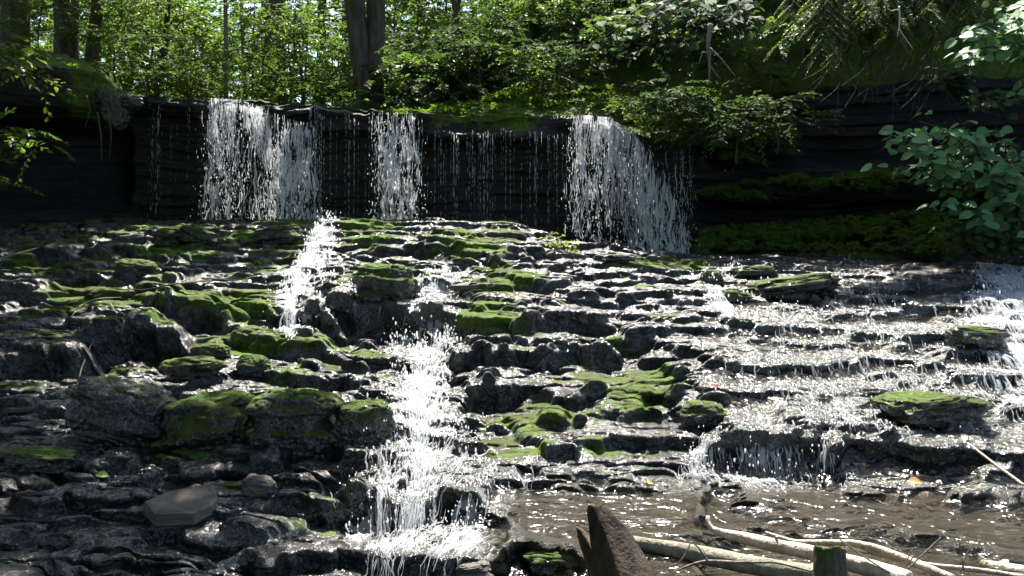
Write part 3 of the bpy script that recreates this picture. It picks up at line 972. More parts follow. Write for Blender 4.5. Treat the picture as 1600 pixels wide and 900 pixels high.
top_l = lambda px: np.interp(px, [310, 325, 380, 405, 430, 460, 500], [153, 153, 157, 166, 178, 188, 197])
fall("waterfall", "widest white waterfall plunging off the lip nearest the mossy bank", 308, 506, dens_left,
     lambda px: px * 0 + 343, lambda px: 1.05 + .25 * n2(px / 20., px * 0, 4), 1, 101, 2400, top_l, .55)


def dens_mid(x, y):
    t = (y - 172) / 170.
    return np.clip(.62 * g1(x, 606 + 4 * t, 15 + 6 * t) + .40 * g1(x, 648 - 22 * t, 10 + 8 * t) * (1 - .3 * t) + .18 * g1(x, 630, 30), 0, .8)


fall("waterfall", "slim middle waterfall split around a dark rock under the tall double tree", 580, 662, dens_mid,
     lambda px: px * 0 + 344, lambda px: .95 + .15 * n2(px / 15., px * 0, 6), 1, 131, 900, None, .6)


def dens_right(x, y):
    t = (y - 180) / 220.
    c = 945 + 105 * np.clip(t * 1.15, 0, 1) ** .75
    main = .72 * g1(x, c - 6, 30 + 8 * t) * (1 - sst(c + 22, c + 40, x))
    web = .34 * sst(885, 900, x) * (1 - sst(c - 10, c + 10, x)) * (1 - .35 * sst(.3, 1, t))
    return np.clip(main + web, 0, .85)


top_r = lambda px: np.interp(px, [880, 920, 955, 975, 1000, 1035, 1060, 1090], [182, 180, 184, 200, 208, 218, 240, 262])
fall("waterfall", "white waterfall fanning down beside the ferny cliff on the far side of the wall", 880, 1088, dens_right,
     lambda px: np.interp(px, [880, 940, 1000, 1090], [362, 385, 402, 402]), lambda px: .95 + .3 * sst(960, 1050, px), 1, 161, 2400, top_r, .55)

# thin strings of drops all along the lip
rng = np.random.RandomState(5)
PX = []; 
for a, b, n, st in [(218, 320, 14, .5), (492, 590, 20, .8), (655, 880, 46, .75), (580, 660, 10, .8), (885, 1000, 26, .9), (1050, 1085, 8, .8), (320, 490, 16, .8)]:
    for q in range(n):
        c_ = a + (b - a) * rng.rand(); PX.append((c_, st))
        if rng.rand() < .4: PX.append((c_ + rng.uniform(1.5, 4), st * .8))
Pd = []; sxs = []; szs = []
for px, st in PX:
    t0 = float(lipPY(px)) + rng.rand() * 14 + (22 if 660 < px < 880 else 6)
    t1 = 340 + rng.rand() * 20 - (30 * rng.rand() if rng.rand() < .3 else 0) - (90 * rng.rand() if rng.rand() < .25 else 0)
    Yl = float(np.interp(px, CPX, wallY)) - .36 - .08 * rng.rand()
    heavy = rng.rand() < .35
    py = t0
    while py < t1:
        gap = 1 + (py - t0) / 60.
        ln = (3.0 + 9 * rng.rand() ** 2) * (1.5 if heavy else 1)
        if rng.rand() < st:
            pc = py + ln / 2
            Pd.append(((px + .35 * rng.randn() - 800) / F * Yl, Yl - .0006 * (py - t0), (HZ - pc) / F * Yl))
            sxs.append((.0030 if not heavy else .0058) * (.7 + .6 * rng.rand())); szs.append(ln / F * Yl * .62)
        py += ln + gap * (.4 + 2.2 * rng.rand()) * (.5 if heavy else 1)
tk = drops_mesh("dripping_water", np.array(Pd), np.array(sxs), np.array(szs), M['white'])
tag(tk, "thin strings of drops falling from the whole length of the rock lip", "dripping water", None, 'stuff')

# ------------------------------------------------------------------ boulders and loose stones


def rock_mesh(name, seed, w, d, h, mat, boxy=2.6, layered=.5, rough=.10, tilt=(0, 0, 0), parent=None, flat=False):
    nu, nv = 96, 56
    th = np.linspace(0, 2 * np.pi, nu, endpoint=False); ph = np.linspace(-.5 * np.pi, .5 * np.pi, nv)
    T, P = np.meshgrid(th, ph)
    c = lambda a: np.sign(np.cos(a)) * np.abs(np.cos(a)) ** (2 / boxy)
    s = lambda a: np.sign(np.sin(a)) * np.abs(np.sin(a)) ** (2 / boxy)
    X = c(P) * c(T); Y = c(P) * s(T); Z = s(P)
    big = 1 + 2.2 * rough * n3(X * 1.1, Y * 1.1, Z * 1.1, seed) + rough * n3(X * 2.6, Y * 2.6, Z * 2.6, seed + 3)
    lay = Z * 3.2 + .6 * n2(X, Y, seed)
    li = np.floor(lay)
    o = .16 * layered * (RND[(li.astype(np.int64) * 31 + seed) & 255] - .5) + .12 * layered * n2(T * 1.3 / 1.0 * 0 + X * 1.5 + li * 3.7, Y * 1.5, seed)
    X = X * (big + o); Y = Y * (big + o); Z = Z * (1 + rough * 1.4 * n2(X * 1.3, Y * 1.3, seed + 9))
    Vv = np.stack([X * w / 2, Y * d / 2, Z * h / 2], -1)
    cr = np.abs(n3(X * 2.2, Y * 2.2, Z * 3.5, seed + 40))
    Vv = Vv * (1 - .10 * (1 - sst(0, .12, cr)))[..., None]
    nz = n3(Vv[..., 0] / (w * .09), Vv[..., 1] / (w * .09), Vv[..., 2] / (w * .06), seed + 20)
    Vv = Vv * (1 + .05 * nz[..., None])
    idx = np.arange(nv)[:, None] * nu + np.arange(nu)[None, :]
    nx = np.roll(idx, -1, axis=1)
    Fc = np.stack([idx[:-1], nx[:-1], nx[1:], idx[1:]], -1).reshape(-1, 4)
    o = mk_mesh(name, Vv.reshape(-1, 3), Fc, mat, not flat, None, parent)
    o.rotation_euler = tilt
    return o


BOULD = [
    # px, bottom row, width px, height px, material, boxy, tilt, name, label
    (268, 386, 56, 30, 'boulder_moss', 2.3, 0, 'boulder', 'bright mossy hump of rock just below the left fall and left of the narrow cascade'),
    (318, 388, 78, 30, 'boulder_moss', 2.3, .1, 'boulder', 'rounded rock with a green sloping flank beside the brightest moss hump'),
    (432, 386, 74, 30, 'boulder', 2.4, -.1, 'boulder', 'dark boulder capped with moss beside the top of the narrow cascade'),
    (214, 436, 62, 26, 'boulder_moss', 2.3, .08, 'boulder', 'flattened moss covered stone on the dim ledges far below the mossy bank'),
    (300, 596, 86, 34, 'boulder_moss', 2.4, 0, 'boulder', 'wide mossy stone beneath the bright moss shelf and above the two layer boulder'),
    (397, 590, 56, 34, 'boulder_moss', 2.2, .1, 'boulder', 'small domed moss ball glowing along its left rim'),
    (326, 562, 60, 24, 'boulder_moss', 2.4, 0, 'boulder', 'small green capped stone under the bright moss shelf'),
    (192, 692, 172, 88, 'boulder_bare', 2.6, .22, 'boulder', 'big grey slanted rock face with a dull green stain in deep shade'),
    (330, 704, 156, 78, 'boulder_moss', 2.8, -.1, 'boulder', 'two layered boulder edged with vivid moss, left of the cascade foot'),
    (466, 702, 138, 84, 'boulder', 3.2, 0, 'boulder', 'blocky dark boulder with flat shining top and mossy left corner'),
    (566, 694, 92, 62, 'boulder', 2.6, -.12, 'boulder', 'dark boulder with a moss rim touching the central cascade'),
    (602, 470, 92, 56, 'boulder_moss', 2.4, .06, 'boulder', 'large smooth moss dome between the two central cascades'),
    (582, 480, 50, 26, 'boulder_moss', 2.2, -.2, 'boulder', 'low green lobe at the foot of the large moss dome'),
    (1236, 464, 138, 28, 'boulder', 2.6, -.12, 'boulder', 'long low dark rock with tawny top where the stream widens'),
    (1112, 446, 34, 22, 'boulder_moss', 2.4, 0, 'boulder', 'small mossy knob just above the white chute'),
    (1180, 434, 66, 18, 'boulder', 2.8, 0, 'boulder', 'flat tan topped stone behind the long low dark rock'),
    (1150, 476, 44, 20, 'boulder_moss', 2.4, .1, 'boulder', 'little mossy stone between the white chute and the long low rock'),
    (1526, 548, 84, 36, 'boulder', 3.6, .05, 'boulder', 'wedge shaped olive boulder in front of the frothy rapids'),
    (1452, 670, 158, 46, 'boulder', 2.9, -.03, 'boulder', 'wide flat olive boulder with a hollow top amid the bright stream'),
    (1098, 672, 76, 40, 'boulder', 2.6, 0, 'boulder', 'dark rounded boulder left of the wide stream with grainy wet top'),
    (1342, 460, 26, 14, 'boulder_bare', 2.3, 0, 'boulder', 'tiny round stone standing in the sparkling upper stream'),
    (66, 740, 100, 30, 'boulder', 2.5, .1, 'boulder', 'long mossy lobe in the shade under the curved twig'),
    (965, 414, 46, 14, 'boulder_bare', 2.4, 0, 'boulder', 'black low stone at the splash of the fall by the ferny cliff'),
    (1500, 402, 26, 12, 'slab', 2.4, 0, 'stone', 'small pale brown stone on the bank below the round leaved shrub'),
    (404, 778, 52, 30, 'slab', 2.5, .2, 'stone', 'rusty brown lump of stone at the shaded ledge edge'),
    (872, 908, 110, 40, 'boulder', 3.2, 0, 'boulder', 'dark block with mossy corner beside the broken stump, at the bottom edge'),
    (742, 912, 60, 26, 'slab', 2.6, 0, 'stone', 'smooth brown stone cut by the bottom edge beside the algae streak'),
]
for i, (px, py, wp, hp, mt, bx_, tl, nm, lab) in enumerate(BOULD):
    g = ground_hit(px, py)
    sc = g[1] / F
    w, h = wp * sc, hp * sc * 1.15
    d = w * .75
    o = rock_mesh(nm, i * 5 + 3, w, d, h, M[mt], boxy=bx_ + .5, layered=1.25, rough=.17, tilt=(-.06, tl, .3 * (RND[i] - .5)))
    yc = g[1] + d * .40
    o.location = (g[0] * yc / g[1], yc, g[2] + h * .36)
    tag(o, lab, 'boulder' if nm == 'boulder' else 'stone')


def slab_rock(px, py, wp, dp, hp, lab, rz, tilt, seed, mat='slab'):
    """angular broken slab with flat faces"""
    g = ground_hit(px, py); sc = g[1] / F
    w, d, h = wp * sc, dp * sc, hp * sc
    r = np.random.RandomState(seed)
    n = 9
    ang = np.sort(np.linspace(0, 2 * np.pi, n, endpoint=False) + .25 * r.randn(n))
    ring = np.stack([np.cos(ang) * w / 2 * (.85 + .25 * r.rand(n)), np.sin(ang) * d / 2 * (.85 + .25 * r.rand(n))], -1)
    import bmesh
    bm = bmesh.new()
    lo = [bm.verts.new((p[0] * .8, p[1] * .8, -h * .5)) for p in ring]
    mi = [bm.verts.new((p[0] * (1 + .04 * r.randn()), p[1], -h * .02)) for p in ring]
    hi = [bm.verts.new((p[0] * .94, p[1] * .92, h * (.5 + .10 * r.randn()))) for p in ring]
    for i in range(n):
        j = (i + 1) % n
        bm.faces.new((lo[i], lo[j], mi[j], mi[i])); bm.faces.new((mi[i], mi[j], hi[j], hi[i]))
    bm.faces.new(hi); bm.faces.new(lo[::-1])
    bmesh.ops.bevel(bm, geom=list(bm.edges), offset=h * .05, segments=2, affect='EDGES', profile=.6)
    bmesh.ops.triangulate(bm, faces=list(bm.faces))
    bmesh.ops.subdivide_edges(bm, edges=list(bm.edges), cuts=3, use_grid_fill=True)
    for v in bm.verts:
        c = v.co
        v.co += Vector((1, 1, .6)) * (h * .06 * float(n3(c.x / (h * .5), c.y / (h * .5), c.z / (h * .25), seed)))
    me = bpy.data.meshes.new("flat_stone"); bm.to_mesh(me); bm.free()
    me.materials.append(M[mat])
    o = bpy.data.objects.new("flat_stone", me); COL.objects.link(o)
    o.location = (g[0], g[1] + d * .3, g[2] + h * .45); o.rotation_euler = (tilt[0], tilt[1], rz)
    return tag(o, lab, 'stone')


slab_rock(278, 816, 122, 110, 26, 'loose grey brown slab with a flat dry top lying on the shaded ledges', .15, (.26, -.05), 4)
slab_rock(738, 452, 84, 26, 8, 'thin pale sliver of stone lying on the sunlit moss lumps', .05, (.06, -.03), 9)
slab_rock(45, 646, 80, 40, 7, 'thin brown slab tilted on the ledge at the shaded edge', .2, (.05, -.12), 13)

# ------------------------------------------------------------------ sticks, logs and stumps


def tube(pts, rad, sides=10, wob=.12, seed=0, cap=True):
    pts = np.asarray(pts, float); n0 = len(pts)
    # resample smoothly
    t0 = np.concatenate([[0], np.cumsum(np.linalg.norm(np.diff(pts, axis=0), axis=1))])
    m = max(6, int(n0 * 5))
    t = np.linspace(0, t0[-1], m)
    P = np.stack([np.interp(t, t0, pts[:, i]) for i in range(3)], -1)
    for _ in range(3):
        P[1:-1] = .25 * P[:-2] + .5 * P[1:-1] + .25 * P[2:]
    R = np.interp(t, np.linspace(0, t0[-1], len(rad)), rad)
    T = np.gradient(P, axis=0); T /= np.linalg.norm(T, axis=1, keepdims=True) + 1e-9
    ref = np.array([.3, .2, 1.0]) if abs(T[:, 2]).mean() < .8 else np.array([0, 1.0, .1])
    A = np.cross(T, ref); A /= np.linalg.norm(A, axis=1, keepdims=True) + 1e-9
    B = np.cross(T, A)
    th = np.linspace(0, 2 * np.pi, sides, endpoint=False)
    rr = R[:, None] * (1 + wob * 1.6 * n2(np.cos(th)[None, :] * 1.2 + t[:, None] / (R.mean() * 5 + 1e-6), np.sin(th)[None, :] * 1.2 + seed, seed))
    V = P[:, None, :] + rr[..., None] * (np.cos(th)[None, :, None] * A[:, None, :] + np.sin(th)[None, :, None] * B[:, None, :])
    idx = np.arange(m)[:, None] * sides + np.arange(sides)[None, :]
    nx = np.roll(idx, -1, axis=1)
    Fc = np.stack([idx[:-1], nx[:-1], nx[1:], idx[1:]], -1).reshape(-1, 4)
    V = V.reshape(-1, 3)
    if cap:
        c0 = len(V); V = np.concatenate([V, P[:1], P[-1:]])
        e0 = np.stack([nx[0], idx[0], np.full(sides, c0), np.full(sides, c0)], -1)
        e1 = np.stack([idx[-1], nx[-1], np.full(sides, c0 + 1), np.full(sides, c0 + 1)], -1)
        caps = np.concatenate([e0, e1])
        return V, Fc, caps
    return V, Fc, None


def tubes_obj(name, specs, mat, parent=None, sides=10, wob=.12, origin=(0, 0, 0)):
    """several joined tubes of ONE thing; specs = [(pts, radii)]"""
    Vs = []; Fs = []; off = 0
    for i, (p, r) in enumerate(specs):
        V, Fc, caps = tube(p, r, sides, wob, i * 3 + 1)
        if caps is not None:
            c = caps.copy(); c[:, 3] = c[:, 2]
            tri = c[:, :3]
            # close caps as thin quads: repeat handled with triangles stored as quads of centre split
            mid = (V[tri[:, 0]] + V[tri[:, 2]]) / 2
            q = np.stack([tri[:, 0], tri[:, 1], tri[:, 2], len(V) + np.arange(len(tri))], -1)
            V = np.concatenate([V, mid]); Fc = np.concatenate([Fc, q])
        Vs.append(V); Fs.append(Fc + off); off += len(V)
    return mk_mesh(name, np.concatenate(Vs) - np.asarray(origin), np.concatenate(Fs), mat, True, None, parent)


def on_bed(px, py, lift=0.0):
    g = ground_hit(px, py); g[2] += lift; return g


# pale forked branch lying in front (photo 1105,820 -> 1400,900)
def ppts(lst): return [pt(a, b, c * (.962 if c < 6 else 1)) for a, b, c in lst]


br = tubes_obj("fallen_branch", [
    (ppts([(1106, 806, 4.72), (1104, 822, 4.70), (1122, 832, 4.66), (1160, 840, 4.58), (1208, 852, 4.48), (1250, 860, 4.42), (1300, 872, 4.32), (1360, 888, 4.22), (1420, 908, 4.1)]),
     [.010, .020, .027, .031, .034, .036, .038, .041, .044]),
    (ppts([(1212, 850, 4.48), (1214, 838, 4.47)]), [.014, .006])], M['bleached'], sides=14, wob=.14)
tag(br, "thick barkless pale branch with an upturned tip lying across the shallow water", "branch")
lg = tubes_obj("fallen_log", [(ppts([(985, 846, 4.55), (1040, 856, 4.48), (1100, 868, 4.40), (1160, 880, 4.30), (1220, 892, 4.20), (1290, 902, 4.12)]), [.030, .036, .040, .042, .044, .046])],
               M['greybark'], sides=14, wob=.12)
tag(lg, "grey green barked log running from behind the broken stump", "log")
b2 = tubes_obj("fallen_branch", [
    (ppts([(1196, 832, 4.78), (1240, 848, 4.70), (1290, 848, 4.62), (1330, 848, 4.55), (1370, 856, 4.45), (1410, 872, 4.33), (1450, 888, 4.22), (1490, 906, 4.12)]),
     [.008, .014, .015, .017, .018, .019, .020, .021]),
    (ppts([(1340, 852, 4.52), (1362, 862, 4.46), (1400, 874, 4.4), (1460, 884, 4.34), (1540, 892, 4.3), (1600, 902, 4.2)]), [.010, .011, .011, .012, .012, .012])],
    M['bleached'], sides=10, wob=.12)
tag(b2, "thinner arched pale branch behind the mossy stump post", "branch")
l2 = tubes_obj("log_end", [(ppts([(1536, 884, 4.5), (1570, 890, 4.4), (1620, 900, 4.3)]), [.030, .034, .036])], M['bleached'], sides=14, wob=.1)
tag(l2, "pale cut log end poking in from the side at the bottom corner", "log")
tw_ = tubes_obj("twig", [
    (ppts([(1055, 893, 4.15), (1090, 878, 4.12), (1108, 876, 4.12), (1150, 879, 4.12), (1210, 878, 4.1), (1270, 893, 4.02)]), [.004, .006, .007, .006, .005, .004]),
    (ppts([(1106, 877, 4.12), (1092, 856, 4.1), (1080, 846, 4.08)]), [.005, .004, .003]),
    (ppts([(1080, 846, 4.08), (1070, 868, 4.06), (1058, 882, 4.05)]), [.003, .003, .002])], M['twig'], sides=7)
tag(tw_, "forked bare twig lying over the grey green log", "twig")
for lab, sp, mt in [
    ("straight thin stick leaning from the long ledge to the side of the picture", [(ppts([(1512, 692, 5.55), (1550, 722, 5.3), (1602, 760, 5.0)]), [.006, .008, .009])], 'bleached'),
    ("slender upright twig rising over the arched pale branch", [(ppts([(1290, 815, 4.3), (1310, 842, 4.28), (1350, 870, 4.22), (1390, 895, 4.12)]), [.0025, .003, .0035, .004])], 'twig'),
    ("cluster of fine reddish stems sticking up by the bottom edge", [(ppts([(1415, 892, 4.2), (1440, 868, 4.2), (1470, 840, 4.22)]), [.004, .003, .002]),
        (ppts([(1412, 890, 4.2), (1418, 874, 4.2), (1424, 860, 4.2)]), [.004, .003, .002]), (ppts([(1408, 896, 4.2), (1430, 866, 4.18), (1436, 850, 4.18)]), [.003, .003, .002])], 'twig'),
    ("thin grey stems arching up near the pale log end", [(ppts([(1500, 896, 4.3), (1512, 862, 4.3), (1530, 836, 4.3)]), [.003, .0025, .002]), (ppts([(1506, 890, 4.3), (1500, 850, 4.32), (1496, 832, 4.34)]), [.003, .002, .002])], 'twig')]:
    tag(tubes_obj("twig", sp, M[mt], sides=7), lab, "twig")


def lift_pts(lst, up=.02):
    out = []
    for a, b in lst:
        g = on_bed(a, b, up); out.append(g)
    return out


for lab, pts_, r0, mt in [
    ("pale curved stick resting on the mossy ledge at the edge of the picture", [(-30, 420), (10, 412), (42, 402), (70, 390)], .013, 'twig'),
    ("long dark bent twig lying over the mossy ledges below the left fall", [(200, 456), (222, 462), (270, 458), (320, 448), (360, 432)], .009, 'twig_dark'),
    ("thin pale twig angled down from the mossy shelf edge", [(110, 502), (125, 484), (150, 474), (190, 470)], .007, 'twig'),
    ("short forked twig on the dim ledge left of the bright moss shelf", [(170, 476), (175, 492), (182, 500)], .007, 'twig'),
    ("looped thin twig hanging on the shaded lower ledges", [(92, 742), (94, 728), (82, 708), (92, 692), (112, 686)], .006, 'twig'),
    ("slanting brown stem hanging down the dark rock wall among the shaded ledges", [(118, 620), (126, 588), (136, 560), (148, 532)], .006, 'twig_dark'),
    ("dry dark stick wedged beside the thin pale stone sliver", [(722, 466), (740, 462), (752, 458)], .010, 'twig_dark'),
]:
    p = lift_pts(pts_, .03)
    for q in range(1, len(p) - 1): p[q][2] += .02
    tag(tubes_obj("twig", [(p, [r0 * .6, r0, r0, r0 * .5])], M[mt], sides=7), lab, "twig")
# twig stub standing at the upper stream edge
tag(tubes_obj("stub", [(ppts([(1407, 428, 12.3), (1406, 418, 12.3), (1409, 412, 12.3)]), [.04, .045, .02])], M['bark_red'], sides=8, wob=.3),
    "short reddish stub poking out of the upper stream", "stub")


def jag_stump(name, label, axis0, axis1, r0, r1, notch, mat, seed, flat_r=1.0, hollow=.9):
    """standing or leaning broken stump: hollow jagged top"""
    a = np.array(axis0); b = np.array(axis1); n = 34; sides = 40
    T = (b - a); Ln = np.linalg.norm(T); T /= Ln
    A = np.cross(T, [0, 1.0, 0.2]); A /= np.linalg.norm(A); B = np.cross(T, A)
    th = np.linspace(0, 2 * np.pi, sides, endpoint=False)
    topf = notch(th)
    rows = []
    for i in range(n):
        s = i / (n - 1)
        R = r0 + (r1 - r0) * s
        rr = R * (1 + .16 * n2(np.cos(th) * 2.2, np.sin(th) * 2.2 + s * .8, seed) + .10 * n2(np.cos(th) * 7, np.sin(th) * 7 + s * .5, seed + 2) + .05 * n2(th * 9, np.full(sides, s * 4), seed + 4))
        radial = rr[:, None] * (np.cos(th)[:, None] * A + np.sin(th)[:, None] * B * flat_r)
        rows.append(a + T * (s * Ln * topf)[:, None] + radial)
    lo_ = topf.min()
    for kf, hin in ((.80, topf * .97), (.66, lo_ + (topf - lo_) * .35), (.5, np.full(sides, lo_ * hollow)), (.02, np.full(sides, lo_ * (hollow - .03)))):          # rotten hollow inside
        rows.append(a + T * (Ln * hin)[:, None] + radial * kf)
    V = np.concatenate(rows); m = len(rows)
    idx = np.arange(m)[:, None] * sides + np.arange(sides)[None, :]
    nx = np.roll(idx, -1, axis=1)
    Fc = np.stack([idx[:-1], nx[:-1], nx[1:], idx[1:]], -1).reshape(-1, 4)
    o = mk_mesh(name, V, Fc, mat, True)
    return tag(o, label, "stump")


def notch_a(th):
    # a tall jagged prong in the middle, a lower one at the left, a notch between, falling away to the right
    c = np.cos(th)
    return np.interp(c, [-1, -.8, -.55, -.35, -.1, .12, .25, .36, .6, .74, 1.0], [.66, .78, .93, .98, .97, 1.0, .95, .70, .66, .87, .85]) + .06 * n2(th * 6, th * 0, 3) + .035 * n2(th * 13, th * 0, 5) + .04 * np.sin(th) * 0


jag_stump("broken_log", "dark broken log end with two jagged prongs leaning up from the bottom edge", pt(996, 960, 3.62), pt(928, 795, 3.86), .140, .108, notch_a, M['rotten'], 3)
jag_stump("stump", "short mossy topped stump standing in front of the pale branches", pt(1300, 960, 3.75), pt(1296, 852, 3.85), .078, .064, lambda th: .97 + .05 * n2(np.cos(th) * 1.5, np.sin(th) * 1.5, 8) + .02 * n2(th * 4, th * 0, 4), M['post'], 12, 1.0, .985)

# ------------------------------------------------------------------ fallen leaves


def fallen_leaf(label, px, py, size, col, rz, up=.03):
    g = on_bed(px, py, up)
    n = 7; vs = []
    for i in range(n):
        s = i / (n - 1); w = .36 * math.sin(math.pi * min(1, s * .92 + .06)) ** .8
        for k_ in (-1, -.5, 0, .5, 1):
            vs.append(((s - .5) * size, k_ * w * size, .22 * size * abs(k_) * w + .10 * size * math.sin(s * 3)))
    o = mk_mesh("fallen_leaf", np.array(vs), grid_faces(n, 5), plain_leaf("leaf_" + str(px), col), True)
    o.location = g; o.rotation_euler = (.5, .15, rz)
    return tag(o, label, "leaf")


fallen_leaf("curled yellow leaf stuck upright on the wet flat rock", 1013, 764, .055, (.55, .48, .03), 1.2)
fallen_leaf("lime green leaf lying on the dark shaded ledges", 158, 752, .075, (.30, .40, .08), .2)
fallen_leaf("small red leaf in the moss near the pale stone sliver", 722, 461, .075, (.45, .09, .02), .5)
fallen_leaf("orange leaf on the dark ledge below the bright moss patch", 897, 505, .07, (.5, .13, .05), .9)
fallen_leaf("tiny red leaf on the wet steps beside the wide stream", 1114, 611, .05, (.55, .05, .02), .3)
fallen_leaf("tan leaf under the long straight ledge", 1430, 765, .085, (.45, .25, .06), .1)

# ------------------------------------------------------------------ foliage builders
UP = np.array([0, 0, 1.0])


def nrm(v): return v / (np.linalg.norm(v, axis=-1, keepdims=True) + 1e-9)


def leaves_arrays(P, D, N, size, width, tint, shape='oval', fold=.12):
    """P base points, D leaf directions, N normals (n,3); returns V, F (tris), tint"""
    D = nrm(D); Sd = nrm(np.cross(N, D)); N = np.cross(D, Sd)
    if shape == 'oval':
        out = [(0, 0), (.38, .5), (.72, .36), (1, 0), (.72, -.36), (.38, -.5)]
        tri = [(0, 3, 2), (0, 2, 1), (0, 4, 3), (0, 5, 4)]
    elif shape == 'needle':
        out = [(0, .5), (1, .3), (1, -.3), (0, -.5)]
        tri = [(0, 2, 1), (0, 3, 2)]
    elif shape == 'diamond':
        out = [(0, 0), (.45, .5), (1, 0), (.45, -.5)]
        tri = [(0, 2, 1), (0, 3, 2)]
    else:  # round heart
        out = [(.06, 0), (-.02, .26), (.18, .47), (.45, .52), (.75, .34), (1.0, 0), (.75, -.34), (.45, -.52), (.18, -.47), (-.02, -.26)]
        tri = [(0, 2, 1), (0, 3, 2), (0, 4, 3), (0, 5, 4), (0, 6, 5), (0, 7, 6), (0, 8, 7), (0, 9, 8)]
    k_ = len(out); n = len(P)
    size = np.broadcast_to(size, (n,))
    V = np.empty((n, k_, 3))
    for i, (a, b) in enumerate(out):
        dz = fold * abs(b) - (.18 * a * a if shape in ('oval', 'round') else 0)
        V[:, i] = P + size[:, None] * (a * D + b * width * Sd + dz * N)
    Fc = (np.arange(n)[:, None, None] * k_ + np.array(tri)[None]).reshape(-1, 3)
    return V.reshape(-1, 3), Fc, np.repeat(tint, k_)


def spray_leaves(rng, P, D, L, k, size, width=.55, droop=.25, shape='oval', flat=.35, side=.9):
    """flat branchlets: k leaves alternating along each of the n twigs"""
    n = len(P); D = nrm(D)
    L = np.broadcast_to(L, (n,))
    Sd = nrm(np.cross(D, UP[None] + 1e-3)); Nn = nrm(np.cross(Sd, D))
    t = (np.arange(k) + .6) / k
    pos = P[:, None] + D[:, None] * (t[None, :, None] * L[:, None, None]) - UP * (droop * (t ** 2)[None, :, None] * L[:, None, None])
    sg = np.where(np.arange(k) % 2 == 0, 1.0, -1.0)
    Dl = D[:, None] * (.45 + .5 * t[None, :, None]) + Sd[:, None] * (sg[None, :, None] * side) - UP * (droop * t)[None, :, None] + .28 * rng.randn(n, k, 3)
    N = Nn[:, None] + flat * rng.randn(n, k, 3)
    sz = size * (.65 + .6 * rng.rand(n, k)) * (1 - .25 * (t[None] - .5))
    tint = np.clip(.5 + .25 * rng.randn(n, 1) + .2 * rng.randn(n, k), 0, 1)
    tw_pts = (P, P + D * L[:, None] - UP * (droop * L)[:, None])
    V, Fc, tn = leaves_arrays(pos.reshape(-1, 3), Dl.reshape(-1, 3), N.reshape(-1, 3), sz.ravel(), width, tint.ravel(), shape)
    return V, Fc, tn, tw_pts


def thin_sticks(P0, P1, r):
    """three-sided twigs between point pairs"""
    n = len(P0); T = nrm(P1 - P0); A = nrm(np.cross(T, np.array([.31, .77, .2]))); B = np.cross(T, A)
    V = np.empty((n, 6, 3))
    for i in range(3):
        c, s = math.cos(i * 2.094), math.sin(i * 2.094)
        V[:, i] = P0 + r * (c * A + s * B); V[:, i + 3] = P1 + r * .4 * (c * A + s * B)
    f = np.array([(0, 1, 4), (0, 4, 3), (1, 2, 5), (1, 5, 4), (2, 0, 3), (2, 3, 5)])
    return V.reshape(-1, 3), (np.arange(n)[:, None, None] * 6 + f[None]).reshape(-1, 3)


def crown_sampler(rng, n, centers, radii):
    """points on uneven clumps; outward directions"""
    c = np.asarray(centers, float); r = np.asarray(radii, float)
    i = rng.choice(len(c), n, p=(r.mean(1) ** 2) / (r.mean(1) ** 2).sum())
    d = nrm(rng.randn(n, 3)); d[:, 2] = d[:, 2] * .8 + .1
    rad = (.25 + .75 * rng.rand(n) ** .6)
    P = c[i] + d * r[i] * rad[:, None]
    D = nrm(d * np.array([1, 1, .35]) + .35 * rng.randn(n, 3) * np.array([1, 1, .4]))
    return P, D


def make_tree(name, label, cat, base, trunk_specs, clumps, nspray, k, leaf, mat, bark, seed, group=None, L=.45, droop=.25, shape='oval', width=.55, limbs=True, tr=.008):
    """tapered trunk with limbs and a crown of leafy sprays"""
    rng = np.random.RandomState(seed)
    if cat == "tree" and base[1] > 16.5 and name != "canopy_tree":
        clumps = [(c[0], c[1] + max(0, 20.5 - base[1]) * .7, min(c[2], 1.3 * (base[1] + c[1] + max(0, 20.5 - base[1]) * .7 - 14.8) - .7 - base[2]), c[3], c[4]) for c in clumps]
    root = thing(name, label, cat, tuple(base), group)
    specs = [(np.asarray(p, float), r) for p, r in trunk_specs]
    C = [c[:3] for c in clumps]; R = [(c[3], c[3], c[4]) for c in clumps]
    if limbs:
        main = specs[0][0]
        for c in C:
            c = np.array(c)
            zz = max(.3, c[2] - .25 * np.hypot(c[0], c[1]) - .3)
            tpos = np.clip(zz / max(main[-1][2], .1), 0, .98)
            s0 = np.array([np.interp(tpos * main[-1][2], main[:, 2], main[:, q]) for q in range(3)])
            rr = max(.008, np.interp(tpos, np.linspace(0, 1, len(specs[0][1])), specs[0][1]) * .45)
            mid = (s0 + c) / 2 + np.array([0, 0, .08 * np.linalg.norm(c - s0)]) + .06 * rng.randn(3)
            specs.append((np.array([s0, mid, c]), [rr, rr * .6, rr * .25]))
    tubes_obj("trunk", specs, M[bark], root, sides=12, wob=.14)
    P, D = crown_sampler(rng, nspray, C, R)
    V, Fc, tn, (a, b) = spray_leaves(rng, P, D, L * (.6 + .8 * rng.rand(nspray)), k, leaf, width, droop, shape)
    mk_mesh("crown", V, Fc, M[mat], False, {"tint": tn}, root)
    Vt, Ft = thin_sticks(a, b, tr)
    mk_mesh("twigs", Vt, Ft, M['twig_dark'], False, None, root)
    return root


def hb(px, Y):
    """ground point on the hill at distance Y in photo column px"""
    x = (px - 800) / F * Y
    return np.array([x, Y, hill_z(x, Y)])


